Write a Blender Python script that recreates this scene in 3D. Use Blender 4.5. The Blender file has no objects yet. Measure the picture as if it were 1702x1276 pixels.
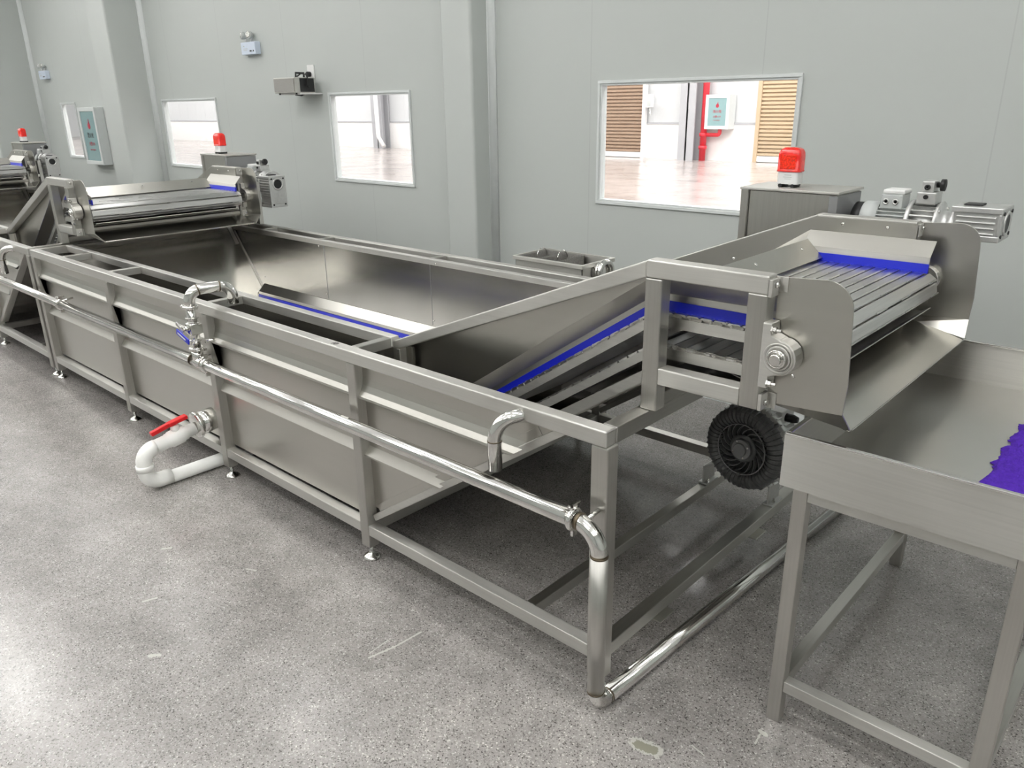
import bpy, bmesh, math, random
from mathutils import Vector, Matrix
random.seed(7)
PI = math.pi
scn = bpy.context.scene
COL = scn.collection

# ------------------------------------------------------------------ camera
CAM = Vector((1.1411, -1.6162, 1.7549)); YAW, PITCH, ROLL, FPX = 0.7459, 0.3462, -0.0153, 1287.15
fw = Vector((-math.sin(YAW)*math.cos(PITCH), math.cos(YAW)*math.cos(PITCH), -math.sin(PITCH)))
rt = fw.cross(Vector((0, 0, 1))).normalized(); up = rt.cross(fw)
r2 = rt*math.cos(ROLL)+up*math.sin(ROLL); u2 = -rt*math.sin(ROLL)+up*math.cos(ROLL)
cd = bpy.data.cameras.new('camera'); cam = bpy.data.objects.new('camera', cd); COL.objects.link(cam)
M = Matrix((r2, u2, -fw)).transposed().to_4x4(); M.translation = CAM; cam.matrix_world = M
cd.sensor_fit = 'HORIZONTAL'; cd.sensor_width = 36; cd.lens = 36*FPX/1702; cd.clip_start = .05; cd.clip_end = 200
scn.camera = cam
# ------------------------------------------------------------------ world, exposure, lamp strengths
w = bpy.data.worlds.new('world'); scn.world = w; w.use_nodes = True
w.node_tree.nodes['Background'].inputs[0].default_value = (.8, .9, 1, 1); w.node_tree.nodes['Background'].inputs[1].default_value = .5
vs = scn.view_settings; vs.view_transform = 'Standard'; vs.look = 'None'; vs.gamma = 1; vs.use_curve_mapping = False; vs.exposure = 0.0
LAMP_STRENGTH = 15.8       # ceiling LED panels of the process room
HALL_STRENGTH = 17.0      # unseen glowing roof strips added to light the hall behind the windows

# ------------------------------------------------------------------ materials
def newmat(name):
    m = bpy.data.materials.new(name); m.use_nodes = True
    nt = m.node_tree; b = nt.nodes['Principled BSDF']; return m, nt, b
def N(nt, t, **kw):
    n = nt.nodes.new(t)
    for k, v_ in kw.items(): setattr(n, k, v_)
    return n
def simple(name, col, rough=.5, metal=0, spec=.5, noise=.06, nscale=14, bump=0.0, coat=0, emis=None, estr=0, trans=0):
    m, nt, b = newmat(name)
    tc = N(nt, 'ShaderNodeTexCoord'); nz = N(nt, 'ShaderNodeTexNoise'); nz.inputs['Scale'].default_value = nscale; nz.inputs['Detail'].default_value = 4
    nt.links.new(tc.outputs['Object'], nz.inputs['Vector'])
    mr = N(nt, 'ShaderNodeMapRange'); mr.inputs['To Min'].default_value = 1-noise; mr.inputs['To Max'].default_value = 1+noise
    nt.links.new(nz.outputs['Fac'], mr.inputs['Value'])
    mx = N(nt, 'ShaderNodeVectorMath', operation='SCALE'); mx.inputs[0].default_value = col
    nt.links.new(mr.outputs[0], mx.inputs['Scale']); nt.links.new(mx.outputs[0], b.inputs['Base Color'])
    b.inputs['Roughness'].default_value = rough; b.inputs['Metallic'].default_value = metal; b.inputs['Specular IOR Level'].default_value = spec
    b.inputs['Coat Weight'].default_value = coat; b.inputs['Transmission Weight'].default_value = trans
    if emis: b.inputs['Emission Color'].default_value = (*emis, 1); b.inputs['Emission Strength'].default_value = estr
    if bump:
        bp = N(nt, 'ShaderNodeBump'); bp.inputs['Strength'].default_value = bump; bp.inputs['Distance'].default_value = .002
        nt.links.new(nz.outputs['Fac'], bp.inputs['Height']); nt.links.new(bp.outputs[0], b.inputs['Normal'])
    return m
def steel(name, col=(.55, .54, .51), r0=.36, r1=.47, stretch=(1, 40, 40), streak=.07, bump=0, cloud=1.5, brush=None):
    m, nt, b = newmat(name)
    tc = N(nt, 'ShaderNodeTexCoord'); mp = N(nt, 'ShaderNodeMapping'); mp.inputs['Scale'].default_value = stretch
    nt.links.new(tc.outputs['Object'], mp.inputs['Vector'])
    nz = N(nt, 'ShaderNodeTexNoise'); nz.inputs['Scale'].default_value = 4; nz.inputs['Detail'].default_value = 5
    nt.links.new(mp.outputs[0], nz.inputs['Vector'])
    n2 = N(nt, 'ShaderNodeTexNoise'); n2.inputs['Scale'].default_value = cloud*2; n2.inputs['Detail'].default_value = 3
    nt.links.new(tc.outputs['Object'], n2.inputs['Vector'])
    a = N(nt, 'ShaderNodeMath', operation='ADD'); nt.links.new(nz.outputs['Fac'], a.inputs[0]); nt.links.new(n2.outputs['Fac'], a.inputs[1])
    mr = N(nt, 'ShaderNodeMapRange'); mr.inputs['From Min'].default_value = .7; mr.inputs['From Max'].default_value = 1.3
    mr.inputs['To Min'].default_value = r0; mr.inputs['To Max'].default_value = r1; nt.links.new(a.outputs[0], mr.inputs['Value'])
    nt.links.new(mr.outputs[0], b.inputs['Roughness'])
    mc = N(nt, 'ShaderNodeMapRange'); mc.inputs['From Min'].default_value = .7; mc.inputs['From Max'].default_value = 1.3
    mc.inputs['To Min'].default_value = 1-streak; mc.inputs['To Max'].default_value = 1+streak; nt.links.new(a.outputs[0], mc.inputs['Value'])
    sc = N(nt, 'ShaderNodeVectorMath', operation='SCALE'); sc.inputs[0].default_value = col
    nt.links.new(mc.outputs[0], sc.inputs['Scale']); nt.links.new(sc.outputs[0], b.inputs['Base Color'])
    b.inputs['Metallic'].default_value = 1
    if brush:      # highlights spread across the brushing direction
        ge = N(nt, 'ShaderNodeNewGeometry'); cr = N(nt, 'ShaderNodeVectorMath', operation='CROSS_PRODUCT'); nt.links.new(ge.outputs['Normal'], cr.inputs[0]); cr.inputs[1].default_value = brush
        nt.links.new(cr.outputs[0], b.inputs['Tangent']); b.inputs['Anisotropic'].default_value = .85
    if bump:
        bp = N(nt, 'ShaderNodeBump'); bp.inputs['Strength'].default_value = bump; bp.inputs['Distance'].default_value = .004
        nt.links.new(nz.outputs['Fac'], bp.inputs['Height']); nt.links.new(bp.outputs[0], b.inputs['Normal'])
    return m
SX = steel('brushed_steel_along_x', brush=(1, .06, .09)); SY = steel('brushed_steel_along_y', stretch=(40, 1, 40), brush=(.06, 1, .09)); SZ = steel('brushed_steel_upright', stretch=(40, 40, 1), brush=(.06, .09, 1))
SHEET = steel('steel_sheet', col=(.50, .488, .452), r0=.285, r1=.33, stretch=(.5, 8, 8), streak=.02, bump=0, cloud=.8)
SHEETD = steel('steel_sheet_tank', col=(.52, .508, .475), r0=.19, r1=.235, stretch=(.5, 6, 6), streak=.02, bump=0, cloud=.8)
SLAT = steel('belt_steel', col=(.70, .695, .685), r0=.29, r1=.40, stretch=(30, .8, 30), streak=.12, bump=0, brush=(.06, 1, .09))
POL = steel('polished_steel', col=(.70, .69, .665), r0=.10, r1=.12, stretch=(20, 20, 20), streak=.01, bump=.0)
WELD = simple('weld_seam', (.16, .13, .09), .45, .8)
ALU = simple('cast_aluminium', (.62, .62, .61), .38, .75, noise=.1, nscale=60, bump=.15)
GREYPAINT = simple('grey_motor_paint', (.50, .52, .51), .35, .0)
BLUE = simple('blue_plastic', (.008, .018, .50), .35, 0, noise=.03)
RED = simple('red_lever_plastic', (.75, .015, .02), .35)
REDL = simple('red_lens', (.82, .012, .006), .12, 0, coat=.6, noise=.35, nscale=70, bump=.6)
WHITE = simple('white_plastic', (.74, .74, .73), .4)
PVC = simple('pvc_pipe', (.90, .90, .87), .32, noise=.04, nscale=20)
BLACK = simple('black_plastic', (.012, .012, .013), .45)
DARK = simple('dark_cast_metal', (.13, .131, .133), .34, .2, noise=.1, nscale=40)
DARK2 = simple('dark_fan_cover', (.26, .262, .265), .4, .2)
FRAMEW = simple('window_frame_paint', (.64, .665, .66), .35)
BTN = simple('bluish_white_plastic', (.62, .69, .80), .4)
CREAM = simple('dado_white', (.85, .84, .83), .6)
HALLW = simple('hall_cladding', (.62, .63, .64), .6)
SHUT = simple('brown_shutter', (.34, .235, .165), .5)
SHUT2 = simple('tan_shutter', (.50, .38, .25), .5)
REDP = simple('red_fire_pipe', (.72, .02, .04), .35)
TEAL = simple('cabinet_glass_teal', (.23, .36, .37), .25)
GREYCOL = simple('hall_column_grey', (.42, .42, .44), .5)
INK = simple('ink_dark', (.04, .035, .04), .6); INKR = simple('ink_red', (.45, .03, .06), .6)
CEIL = simple('ceiling_panel', (.80, .81, .81), .6)
def glass():
    m = bpy.data.materials.new('window_glass'); m.use_nodes = True; nt = m.node_tree; nt.nodes.clear()
    o = N(nt, 'ShaderNodeOutputMaterial'); t = N(nt, 'ShaderNodeBsdfTransparent'); g = N(nt, 'ShaderNodeBsdfGlossy'); g.inputs['Roughness'].default_value = .02
    t.inputs[0].default_value = (.96, .97, .965, 1)
    lw = N(nt, 'ShaderNodeLayerWeight'); lw.inputs[0].default_value = .5; pw = N(nt, 'ShaderNodeMath', operation='POWER'); pw.inputs[1].default_value = 5; nt.links.new(lw.outputs['Facing'], pw.inputs[0]); f = N(nt, 'ShaderNodeMath', operation='MULTIPLY_ADD'); f.inputs[1].default_value = .9; f.inputs[2].default_value = .04; nt.links.new(pw.outputs[0], f.inputs[0]); x = N(nt, 'ShaderNodeMixShader')
    nt.links.new(f.outputs[0], x.inputs[0]); nt.links.new(t.outputs[0], x.inputs[1]); nt.links.new(g.outputs[0], x.inputs[2]); nt.links.new(x.outputs[0], o.inputs[0]); return m
GLASS = glass()
def emit(name, col, s):
    m = bpy.data.materials.new(name); m.use_nodes = True; nt = m.node_tree; nt.nodes.clear()
    o = N(nt, 'ShaderNodeOutputMaterial'); e = N(nt, 'ShaderNodeEmission'); e.inputs[0].default_value = (*col, 1); e.inputs[1].default_value = s
    nt.links.new(e.outputs[0], o.inputs[0]); return m
LED = emit('led_diffuser', (1, .99, .965), LAMP_STRENGTH); CEIL_FILL = emit('added_ceiling_glow', (1, .99, .97), LAMP_STRENGTH*.7); HALL_FILL = emit('added_hall_light', (1, .975, .965), HALL_STRENGTH)
def wallmat():
    m, nt, b = newmat('wall_sandwich_panel')
    g = N(nt, 'ShaderNodeNewGeometry'); sp = N(nt, 'ShaderNodeSeparateXYZ'); nt.links.new(g.outputs['Position'], sp.inputs[0])
    ad = N(nt, 'ShaderNodeMath', operation='ADD'); ad.inputs[1].default_value = 50.34; nt.links.new(sp.outputs['X'], ad.inputs[0])
    md = N(nt, 'ShaderNodeMath', operation='MODULO'); md.inputs[1].default_value = 1.15; nt.links.new(ad.outputs[0], md.inputs[0])
    lt = N(nt, 'ShaderNodeMath', operation='LESS_THAN'); lt.inputs[1].default_value = .006; nt.links.new(md.outputs[0], lt.inputs[0])
    nz = N(nt, 'ShaderNodeTexNoise'); nz.inputs['Scale'].default_value = 1.2; nt.links.new(g.outputs['Position'], nz.inputs['Vector'])
    mr = N(nt, 'ShaderNodeMapRange'); mr.inputs['To Min'].default_value = .97; mr.inputs['To Max'].default_value = 1.03; nt.links.new(nz.outputs['Fac'], mr.inputs['Value'])
    sc = N(nt, 'ShaderNodeVectorMath', operation='SCALE'); sc.inputs[0].default_value = (.50, .525, .507); nt.links.new(mr.outputs[0], sc.inputs['Scale'])
    mx = N(nt, 'ShaderNodeMix', data_type='RGBA'); nt.links.new(lt.outputs[0], mx.inputs[0]); nt.links.new(sc.outputs[0], mx.inputs[6]); mx.inputs[7].default_value = (.45,.47,.46,1)
    nt.links.new(mx.outputs[2], b.inputs['Base Color']); b.inputs['Roughness'].default_value = .38; b.inputs['Specular IOR Level'].default_value = .45
    return m
WALL = wallmat()
def floormat(name, tint=(1, 1, 1), rough=.3, mul=1.0, marks=False):
    m, nt, b = newmat(name); L = nt.links.new
    g = N(nt, 'ShaderNodeNewGeometry')
    def noise(s, d=3, r=.5):
        n = N(nt, 'ShaderNodeTexNoise'); n.inputs['Scale'].default_value = s; n.inputs['Detail'].default_value = d; n.inputs['Roughness'].default_value = r
        L(g.outputs['Position'], n.inputs['Vector']); return n.outputs['Fac']
    def ramp(src, pts):
        r = N(nt, 'ShaderNodeValToRGB'); e = r.color_ramp.elements
        while len(e) < len(pts): e.new(.5)
        for k, (p, c) in enumerate(pts): e[k].position = p; e[k].color = (c[0], c[1], c[2], 1)
        L(src, r.inputs[0]); return r.outputs[0]
    v1 = N(nt, 'ShaderNodeTexVoronoi'); v1.inputs['Scale'].default_value = 260; L(g.outputs['Position'], v1.inputs['Vector'])
    sp = N(nt, 'ShaderNodeSeparateColor'); L(v1.outputs['Color'], sp.inputs[0])
    grains = ramp(sp.outputs[0], [(0, (.07, .065, .06)), (.07, (.14, .135, .13)), (.16, (.25, .242, .235)), (.78, (.30, .29, .28)), (.93, (.35, .34, .33)), (1, (.55, .54, .52))])
    big = ramp(noise(1.1, 5, .62), [(.28, (.72, .71, .70)), (.5, (.95, .94, .94)), (.72, (1.18, 1.17, 1.16))])
    fine = ramp(noise(9, 6, .7), [(.3, (.84, .84, .84)), (.7, (1.13, 1.12, 1.12))])
    m1 = N(nt, 'ShaderNodeMix', data_type='RGBA', blend_type='MULTIPLY'); m1.inputs[0].default_value = 1; L(grains, m1.inputs[6]); L(big, m1.inputs[7])
    m2 = N(nt, 'ShaderNodeMix', data_type='RGBA', blend_type='MULTIPLY'); m2.inputs[0].default_value = 1; L(m1.outputs[2], m2.inputs[6]); L(fine, m2.inputs[7])
    m3 = N(nt, 'ShaderNodeMix', data_type='RGBA', blend_type='MULTIPLY'); m3.inputs[0].default_value = 1; L(m2.outputs[2], m3.inputs[6]); m3.inputs[7].default_value = (tint[0]*mul, tint[1]*mul, tint[2]*mul, 1)
    # sparse pale spatters
    mp = N(nt, 'ShaderNodeMapping'); mp.inputs['Rotation'].default_value = (0, 0, .5); mp.inputs['Scale'].default_value = (3, 11, 1); L(g.outputs['Position'], mp.inputs['Vector'])
    n5 = N(nt, 'ShaderNodeTexNoise'); n5.inputs['Scale'].default_value = 1.6; n5.inputs['Detail'].default_value = 6; n5.inputs['Roughness'].default_value = .6; L(mp.outputs[0], n5.inputs['Vector'])
    msk = ramp(n5.outputs['Fac'], [(.745, (0, 0, 0)), (.765, (.8, .8, .8))])
    m4 = N(nt, 'ShaderNodeMix', data_type='RGBA'); L(msk, m4.inputs[0]); L(m3.outputs[2], m4.inputs[6]); m4.inputs[7].default_value = (.55, .54, .5, 1)
    last = m4.outputs[2]
    if marks:      # pale scratches and a patched spot in the concrete
        nj = noise(70, 4, .7)
        for p0, p1, wd, cc in MARKS:
            d = Vector((p1[0]-p0[0], p1[1]-p0[1], 0)); sb = N(nt, 'ShaderNodeVectorMath', operation='SUBTRACT'); L(g.outputs['Position'], sb.inputs[0]); sb.inputs[1].default_value = (p0[0], p0[1], 0)
            dt = N(nt, 'ShaderNodeVectorMath', operation='DOT_PRODUCT'); L(sb.outputs[0], dt.inputs[0]); dt.inputs[1].default_value = d/d.length_squared
            cl = N(nt, 'ShaderNodeClamp'); L(dt.outputs['Value'], cl.inputs[0])
            sc = N(nt, 'ShaderNodeVectorMath', operation='SCALE'); sc.inputs[0].default_value = d; L(cl.outputs[0], sc.inputs['Scale'])
            df = N(nt, 'ShaderNodeVectorMath', operation='SUBTRACT'); L(sb.outputs[0], df.inputs[0]); L(sc.outputs[0], df.inputs[1])
            ln = N(nt, 'ShaderNodeVectorMath', operation='LENGTH'); L(df.outputs[0], ln.inputs[0])
            ma = N(nt, 'ShaderNodeMath', operation='MULTIPLY_ADD'); L(nj, ma.inputs[0]); ma.inputs[1].default_value = wd*2.2; L(ln.outputs['Value'], ma.inputs[2])
            lt = N(nt, 'ShaderNodeMath', operation='LESS_THAN'); L(ma.outputs[0], lt.inputs[0]); lt.inputs[1].default_value = wd*2.1
            mm = N(nt, 'ShaderNodeMix', data_type='RGBA'); L(lt.outputs[0], mm.inputs[0]); L(last, mm.inputs[6]); mm.inputs[7].default_value = (*cc, 1); last = mm.outputs[2]
    L(last, b.inputs['Base Color'])
    rr = N(nt, 'ShaderNodeMapRange'); L(noise(2.3, 5, .6), rr.inputs['Value']); rr.inputs['To Min'].default_value = rough-.045; rr.inputs['To Max'].default_value = rough+.055
    L(rr.outputs[0], b.inputs['Roughness']); b.inputs['Specular IOR Level'].default_value = .8
    bp = N(nt, 'ShaderNodeBump'); bp.inputs['Strength'].default_value = .12; bp.inputs['Distance'].default_value = .002
    L(noise(60, 3), bp.inputs['Height']); L(bp.outputs[0], b.inputs['Normal']); return m
PALE = (.50, .485, .45)
MARKS = [((-.688, -.372), (-.667, -.28), .0045, PALE), ((-.667, -.28), (-.658, -.164), .0035, PALE), ((-.705, -.356), (-.712, -.27), .002, PALE),
    ((.20, -.083), (.253, -.074), .024, PALE), ((.205, -.083), (.248, -.076), .016, (.27, .265, .21)), ((.322, .016), (.366, .006), .002, PALE), ((.455, .144), (.45, .185), .003, PALE),
    ((.447, .198), (.461, .195), .008, PALE), ((-1.905, -.526), (-1.885, -.50), .006, PALE), ((-1.59, -.745), (-1.575, -.70), .005, PALE), ((-1.26, -.863), (-1.24, -.84), .008, PALE), ((-1.494, -.367), (-1.454, -.349), .004, PALE)]
FLOOR = floormat('polished_concrete', (1.0, .985, .98), .21, 1.17, marks=True)
HFLOOR = floormat('hall_concrete', (1.2, 1.12, 1.1), .2, 1.25)

# ------------------------------------------------------------------ mesh builder
ORG = {}
def empty(name, loc, label=None, cat=None, group=None):
    o = bpy.data.objects.new(name, None); COL.objects.link(o); o.location = loc; o.empty_display_size = .1; ORG[o.name] = Vector(loc)
    if label: o['label'] = label
    if cat: o['category'] = cat
    if group: o['group'] = group
    return o
def tag(o, label, cat, group=None):
    o['label'] = label; o['category'] = cat
    if group: o['group'] = group
    return o
def basis(d):
    d = d.normalized(); a = Vector((0, 0, 1)) if abs(d.z) < .95 else Vector((1, 0, 0))
    u = a.cross(d).normalized(); return u, d.cross(u)
class MB:
    def __init__(s): s.v = []; s.f = []; s.sm = []
    def add(s, vs_, fs, smooth=False):
        n = len(s.v); s.v += [Vector(p) for p in vs_]; s.f += [tuple(i+n for i in f) for f in fs]; s.sm += [smooth]*len(fs); return s
    def box(s, x0, x1, y0, y1, z0, z1):
        x0, x1 = min(x0, x1), max(x0, x1); y0, y1 = min(y0, y1), max(y0, y1); z0, z1 = min(z0, z1), max(z0, z1)
        return s.add([(x, y, z) for z in (z0, z1) for y in (y0, y1) for x in (x0, x1)],
                     [(0, 2, 3, 1), (4, 5, 7, 6), (0, 1, 5, 4), (2, 6, 7, 3), (0, 4, 6, 2), (1, 3, 7, 5)])
    def prism(s, pts, axis, a, b, smooth=False):
        """closed polygon pts (2D) extruded along axis 'X','Y','Z' from a to b"""
        n = len(pts)
        def P(p, t): return {'X': (t, p[0], p[1]), 'Y': (p[0], t, p[1]), 'Z': (p[0], p[1], t)}[axis]
        s.add([P(p, a) for p in pts]+[P(p, b) for p in pts], [tuple(range(n)), tuple(range(2*n-1, n-1, -1))])
        base = len(s.v)-2*n
        for i in range(n):
            s.f.append((base+i, base+n+i, base+n+(i+1) % n, base+(i+1) % n)); s.sm.append(smooth)
        return s
    def ribbon(s, line, axis, a, b, t):
        """sheet of thickness t following a 2D polyline"""
        L_ = [Vector(p) for p in line]; n = len(L_); off = []
        for i in range(n):
            ds = []
            if i > 0: ds.append((L_[i]-L_[i-1]).normalized())
            if i < n-1: ds.append((L_[i+1]-L_[i]).normalized())
            d = sum(ds, Vector((0, 0))).normalized(); nn = Vector((-d.y, d.x)); c = max(.4, nn.dot(Vector((-ds[0].y, ds[0].x))))
            off.append(L_[i]+nn*t/c)
        return s.prism([tuple(p) for p in L_]+[tuple(p) for p in reversed(off)], axis, a, b)
    def tube(s, pts, r, n=20, cap=True, smooth=True):
        pts0 = [Vector(p) for p in pts]; pts = [p for i, p in enumerate(pts0) if i == 0 or (p-pts0[i-1]).length > 1e-5]
        if isinstance(r, (list, tuple)): r = [q for i, q in enumerate(r) if i == 0 or (pts0[i]-pts0[i-1]).length > 1e-5]
        rs = r if isinstance(r, (list, tuple)) else [r]*len(pts); rings = []; u = None
        for i, p in enumerate(pts):
            d = (pts[min(i+1, len(pts)-1)]-pts[max(i-1, 0)]).normalized()
            if u is None: u, w_ = basis(d)
            else: u = (u-d*u.dot(d)).normalized(); w_ = d.cross(u)
            rings.append([p+u*math.cos(2*PI*k/n)*rs[i]+w_*math.sin(2*PI*k/n)*rs[i] for k in range(n)])
        vs_ = [q for R_ in rings for q in R_]; fs = []
        for i in range(len(pts)-1):
            for k in range(n): fs.append((i*n+k, i*n+(k+1) % n, (i+1)*n+(k+1) % n, (i+1)*n+k))
        s.add(vs_, fs, smooth)
        if cap:
            s.f.append(tuple(len(s.v)-len(vs_)+k for k in reversed(range(n)))); s.f.append(tuple(len(s.v)-n+k for k in range(n))); s.sm += [False, False]
        return s
    def lathe(s, o, d, prof, n=32, smooth=True):
        """prof: list of (r, h) along direction d from origin o"""
        o = Vector(o); d = Vector(d).normalized(); u, w_ = basis(d); vs_ = []; fs = []
        for r, h in prof:
            for k in range(n): vs_.append(o+d*h+(u*math.cos(2*PI*k/n)+w_*math.sin(2*PI*k/n))*max(r, 1e-5))
        for i in range(len(prof)-1):
            for k in range(n): fs.append((i*n+k, i*n+(k+1) % n, (i+1)*n+(k+1) % n, (i+1)*n+k))
        s.add(vs_, fs, smooth)
        b0 = len(s.v)-len(vs_)
        s.f.append(tuple(b0+k for k in reversed(range(n)))); s.f.append(tuple(len(s.v)-n+k for k in range(n))); s.sm += [False, False]
        return s
    def bar(s, p, q, wdt, hgt, upv=(0, 0, 1)):
        p = Vector(p); q = Vector(q); d = (q-p).normalized(); a = Vector(upv); u = d.cross(a).normalized()*wdt/2; w_ = u.cross(d).normalized()*hgt/2
        vs_ = [p-u-w_, p+u-w_, p+u+w_, p-u+w_, q-u-w_, q+u-w_, q+u+w_, q-u+w_]
        return s.add(vs_, [(0, 1, 2, 3), (7, 6, 5, 4), (0, 4, 5, 1), (1, 5, 6, 2), (2, 6, 7, 3), (3, 7, 4, 0)])
    def build(s, name, mat, parent=None, bevel=0.0, seg=2, loc=None, kind=None, label=None):
        base = Vector(loc) if loc is not None else (ORG[parent.name] if parent else Vector((0, 0, 0)))
        me = bpy.data.meshes.new(name); me.from_pydata([tuple(p-base) for p in s.v], [], s.f); me.validate()
        bm = bmesh.new(); bm.from_mesh(me); bmesh.ops.recalc_face_normals(bm, faces=bm.faces); bm.to_mesh(me); bm.free()
        if len(me.polygons) == len(s.sm): me.polygons.foreach_set('use_smooth', s.sm)
        me.materials.append(mat)
        o = bpy.data.objects.new(name, me); COL.objects.link(o)
        if parent: o.parent = parent
        else: o.location = base
        ORG[o.name] = base
        if bevel:
            bv = o.modifiers.new('bevel', 'BEVEL'); bv.width = bevel; bv.segments = seg; bv.limit_method = 'ANGLE'; bv.angle_limit = .6
        if kind: o['kind'] = kind
        if label: o['label'] = label
        return o
def arc(c, u, v_, r, a0, a1, n=8):
    c = Vector(c); u = Vector(u); v_ = Vector(v_)
    return [c+u*r*math.cos(a0+(a1-a0)*i/n)+v_*r*math.sin(a0+(a1-a0)*i/n) for i in range(n+1)]
def copy_tree(o, parent=None):
    c = o.copy(); COL.objects.link(c)
    if parent: c.parent = parent
    for ch in list(o.children): copy_tree(ch, c)
    return c
def dup(o, dx, dy=0, dz=0, label=None):
    c = copy_tree(o); c.location = Vector(o.location)+Vector((dx, dy, dz))
    if label: c['label'] = label
    return c
def struct(mb, name, mat, parent=None, bevel=0, loc=None):
    o = mb.build(name, mat, parent, bevel, loc=loc)
    if not parent: o['kind'] = 'structure'
    return o
def text(body, name, mat, parent, size, mtx, extrude=.0006, align='CENTER'):
    cu = bpy.data.curves.new(name, 'FONT'); cu.body = body; cu.size = size; cu.extrude = extrude; cu.align_x = align; cu.materials.append(mat)
    o = bpy.data.objects.new(name, cu); COL.objects.link(o)
    bpy.context.view_layer.update(); me = bpy.data.meshes.new_from_object(o.evaluated_get(bpy.context.evaluated_depsgraph_get())); bpy.data.objects.remove(o)
    o = bpy.data.objects.new(name, me); COL.objects.link(o)
    if parent: mtx = Matrix.Translation(-ORG[parent.name]) @ mtx; o.parent = parent
    o.matrix_local = mtx; return o
def face_mtx(loc, right, upv):
    r = Vector(right).normalized(); u = Vector(upv).normalized(); n = r.cross(u); m = Matrix((r, u, n)).transposed().to_4x4(); m.translation = Vector(loc); return m

# ------------------------------------------------------------------ room shell
D = 2.6; RX0, RX1, RY0, RZ = -22.0, 5.0, -7.0, 4.7
ws = [(-1.955, -.676, 1.153, 1.869), (-4.85, -3.80, 1.153, 1.855), (-8.07, -6.86, 1.158, 1.848), (-11.20, -10.70, 1.158, 1.85)]
struct(MB().box(RX0-.2, RX1+.2, RY0-.2, D+.12, -.1, 0), 'floor', FLOOR)
struct(MB().box(RX0-.2, RX1+.2, RY0-.2, D+.12, RZ, RZ+.1), 'ceiling', CEIL)
struct(MB().box(RX0-.15, RX0, RY0, D, 0, RZ), 'wall_left', WALL)
struct(MB().box(RX1, RX1+.15, RY0, D, 0, RZ), 'wall_right', WALL)
struct(MB().box(RX0, RX1, RY0-.15, RY0, 0, RZ), 'wall_front', WALL)
wb = MB(); xs = [RX0]
for a, b, z0, z1 in sorted(ws): xs += [a, b]
xs.append(RX1)
for i in range(0, len(xs), 2): wb.box(xs[i], xs[i+1], D, D+.05, 0, RZ)
for a, b, z0, z1 in ws: wb.box(a, b, D, D+.05, 0, z0); wb.box(a, b, D, D+.05, z1, RZ)
struct(wb, 'wall_back', WALL)
for k, (a, b, z0, z1) in enumerate(ws):
    root = bpy.data.objects.new('window_%d' % (k+1), None); COL.objects.link(root); root.location = ((a+b)/2, D, z0); ORG[root.name] = Vector(root.location); root['kind'] = 'structure'
    t = .018; f = MB()
    for y0, y1, tt in ((D-.012, D+.002, t), ):
        f.box(a-tt, b+tt, y0, y1, z1, z1+tt); f.box(a-tt, b+tt, y0, y1, z0-tt, z0); f.box(a-tt, a, y0, y1, z0, z1); f.box(b, b+tt, y0, y1, z0, z1)
    i = .012; f.box(a, b, D-.004, D+.05, z1-i, z1); f.box(a, b, D-.004, D+.05, z0, z0+i); f.box(a, a+i, D-.004, D+.05, z0+i, z1-i); f.box(b-i, b, D-.004, D+.05, z0+i, z1-i)
    f.build('window_frame', FRAMEW, root, .002)
    MB().box(a+i, b-i, D+.02, D+.026, z0+i, z1-i).build('window_pane', GLASS, root)
# columns boxed out of the back wall, with coved inner corners
def column(n, x0, x1, y0):
    m = MB(); r = .02
    m.prism([(x0, D)]+[(x0+r-r*math.cos(a*PI/12), y0+r-r*math.sin(a*PI/12)) for a in range(7)]+[(x1-r+r*math.sin(a*PI/12), y0+r-r*math.cos(a*PI/12)) for a in range(7)]+[(x1, D)], 'Z', 0, RZ)
    struct(m, 'trim_%d' % n, WALL)
    c = MB(); q = .045
    c.prism([(x1, D), (x1, D-q)]+[(x1+q-q*math.cos(a*PI/12), D-q+q*math.sin(a*PI/12)) for a in range(1, 6)]+[(x1+q, D)], 'Z', 0, RZ, True)
    struct(c, 'trim_%d' % (n+1), FRAMEW)
column(1, -3.20, -2.90, 2.40); column(3, -8.73, -8.26, 2.20); column(5, -13.6, -12.0, 1.95)
bb = MB()
bb.prism([(D, 0), (D-.05, 0)]+[(D-.05+.05*math.sin(a*PI/12), .05-.05*math.cos(a*PI/12)) for a in range(1, 6)]+[(D, .05)], 'X', -2.85, RX1, True)
struct(bb, 'baseboard_back', FRAMEW)
# ceiling LED panels
LZ = 4.0
def ceiling_lamp(x, y, hl, hw, lab):
    r = empty('ceiling_light', (x, y, RZ), lab, 'ceiling light', lab[:24]+' lights')
    MB().box(x-hl, x+hl, y-hw, y+hw, LZ, LZ+.03).build('lamp_frame', FRAMEW, r, .003)
    MB().box(x-hl+.01, x+hl-.01, y-hw+.01, y+hw-.01, LZ+.03, LZ+.034).build('added_top_glow', CEIL_FILL, r)  # glowing top face added to brighten the ceiling that the steel reflects
    for q in (x-hl*.8, x+hl*.8): MB().tube([(q, y, LZ+.03), (q, y, RZ)], .004, 8).build('suspension_rod', FRAMEW, r)
    MB().box(x-hl+.02, x+hl-.02, y-hw+.02, y+hw-.02, LZ-.004, LZ).build('diffuser', LED, r)
    return r
small = ceiling_lamp(-4.6, 1.5, .38, .10, 'narrow suspended LED light in the row along the window wall'); small['group'] = 'narrow LED lights along the window wall'
big = ceiling_lamp(-4.6, -.3, .70, .20, 'wide suspended LED light over the aisle'); big['group'] = 'wide LED lights over the aisle'
for i in range(-6, 4):
    x = -4.6+i*2.65
    if not RX0+1 < x < RX1-1: continue
    if i: dup(small, x+4.6)
    for y in (-.3, -2.3, -4.6):
        if i or y != -.3: dup(big, x+4.6, y+.3)

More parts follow.
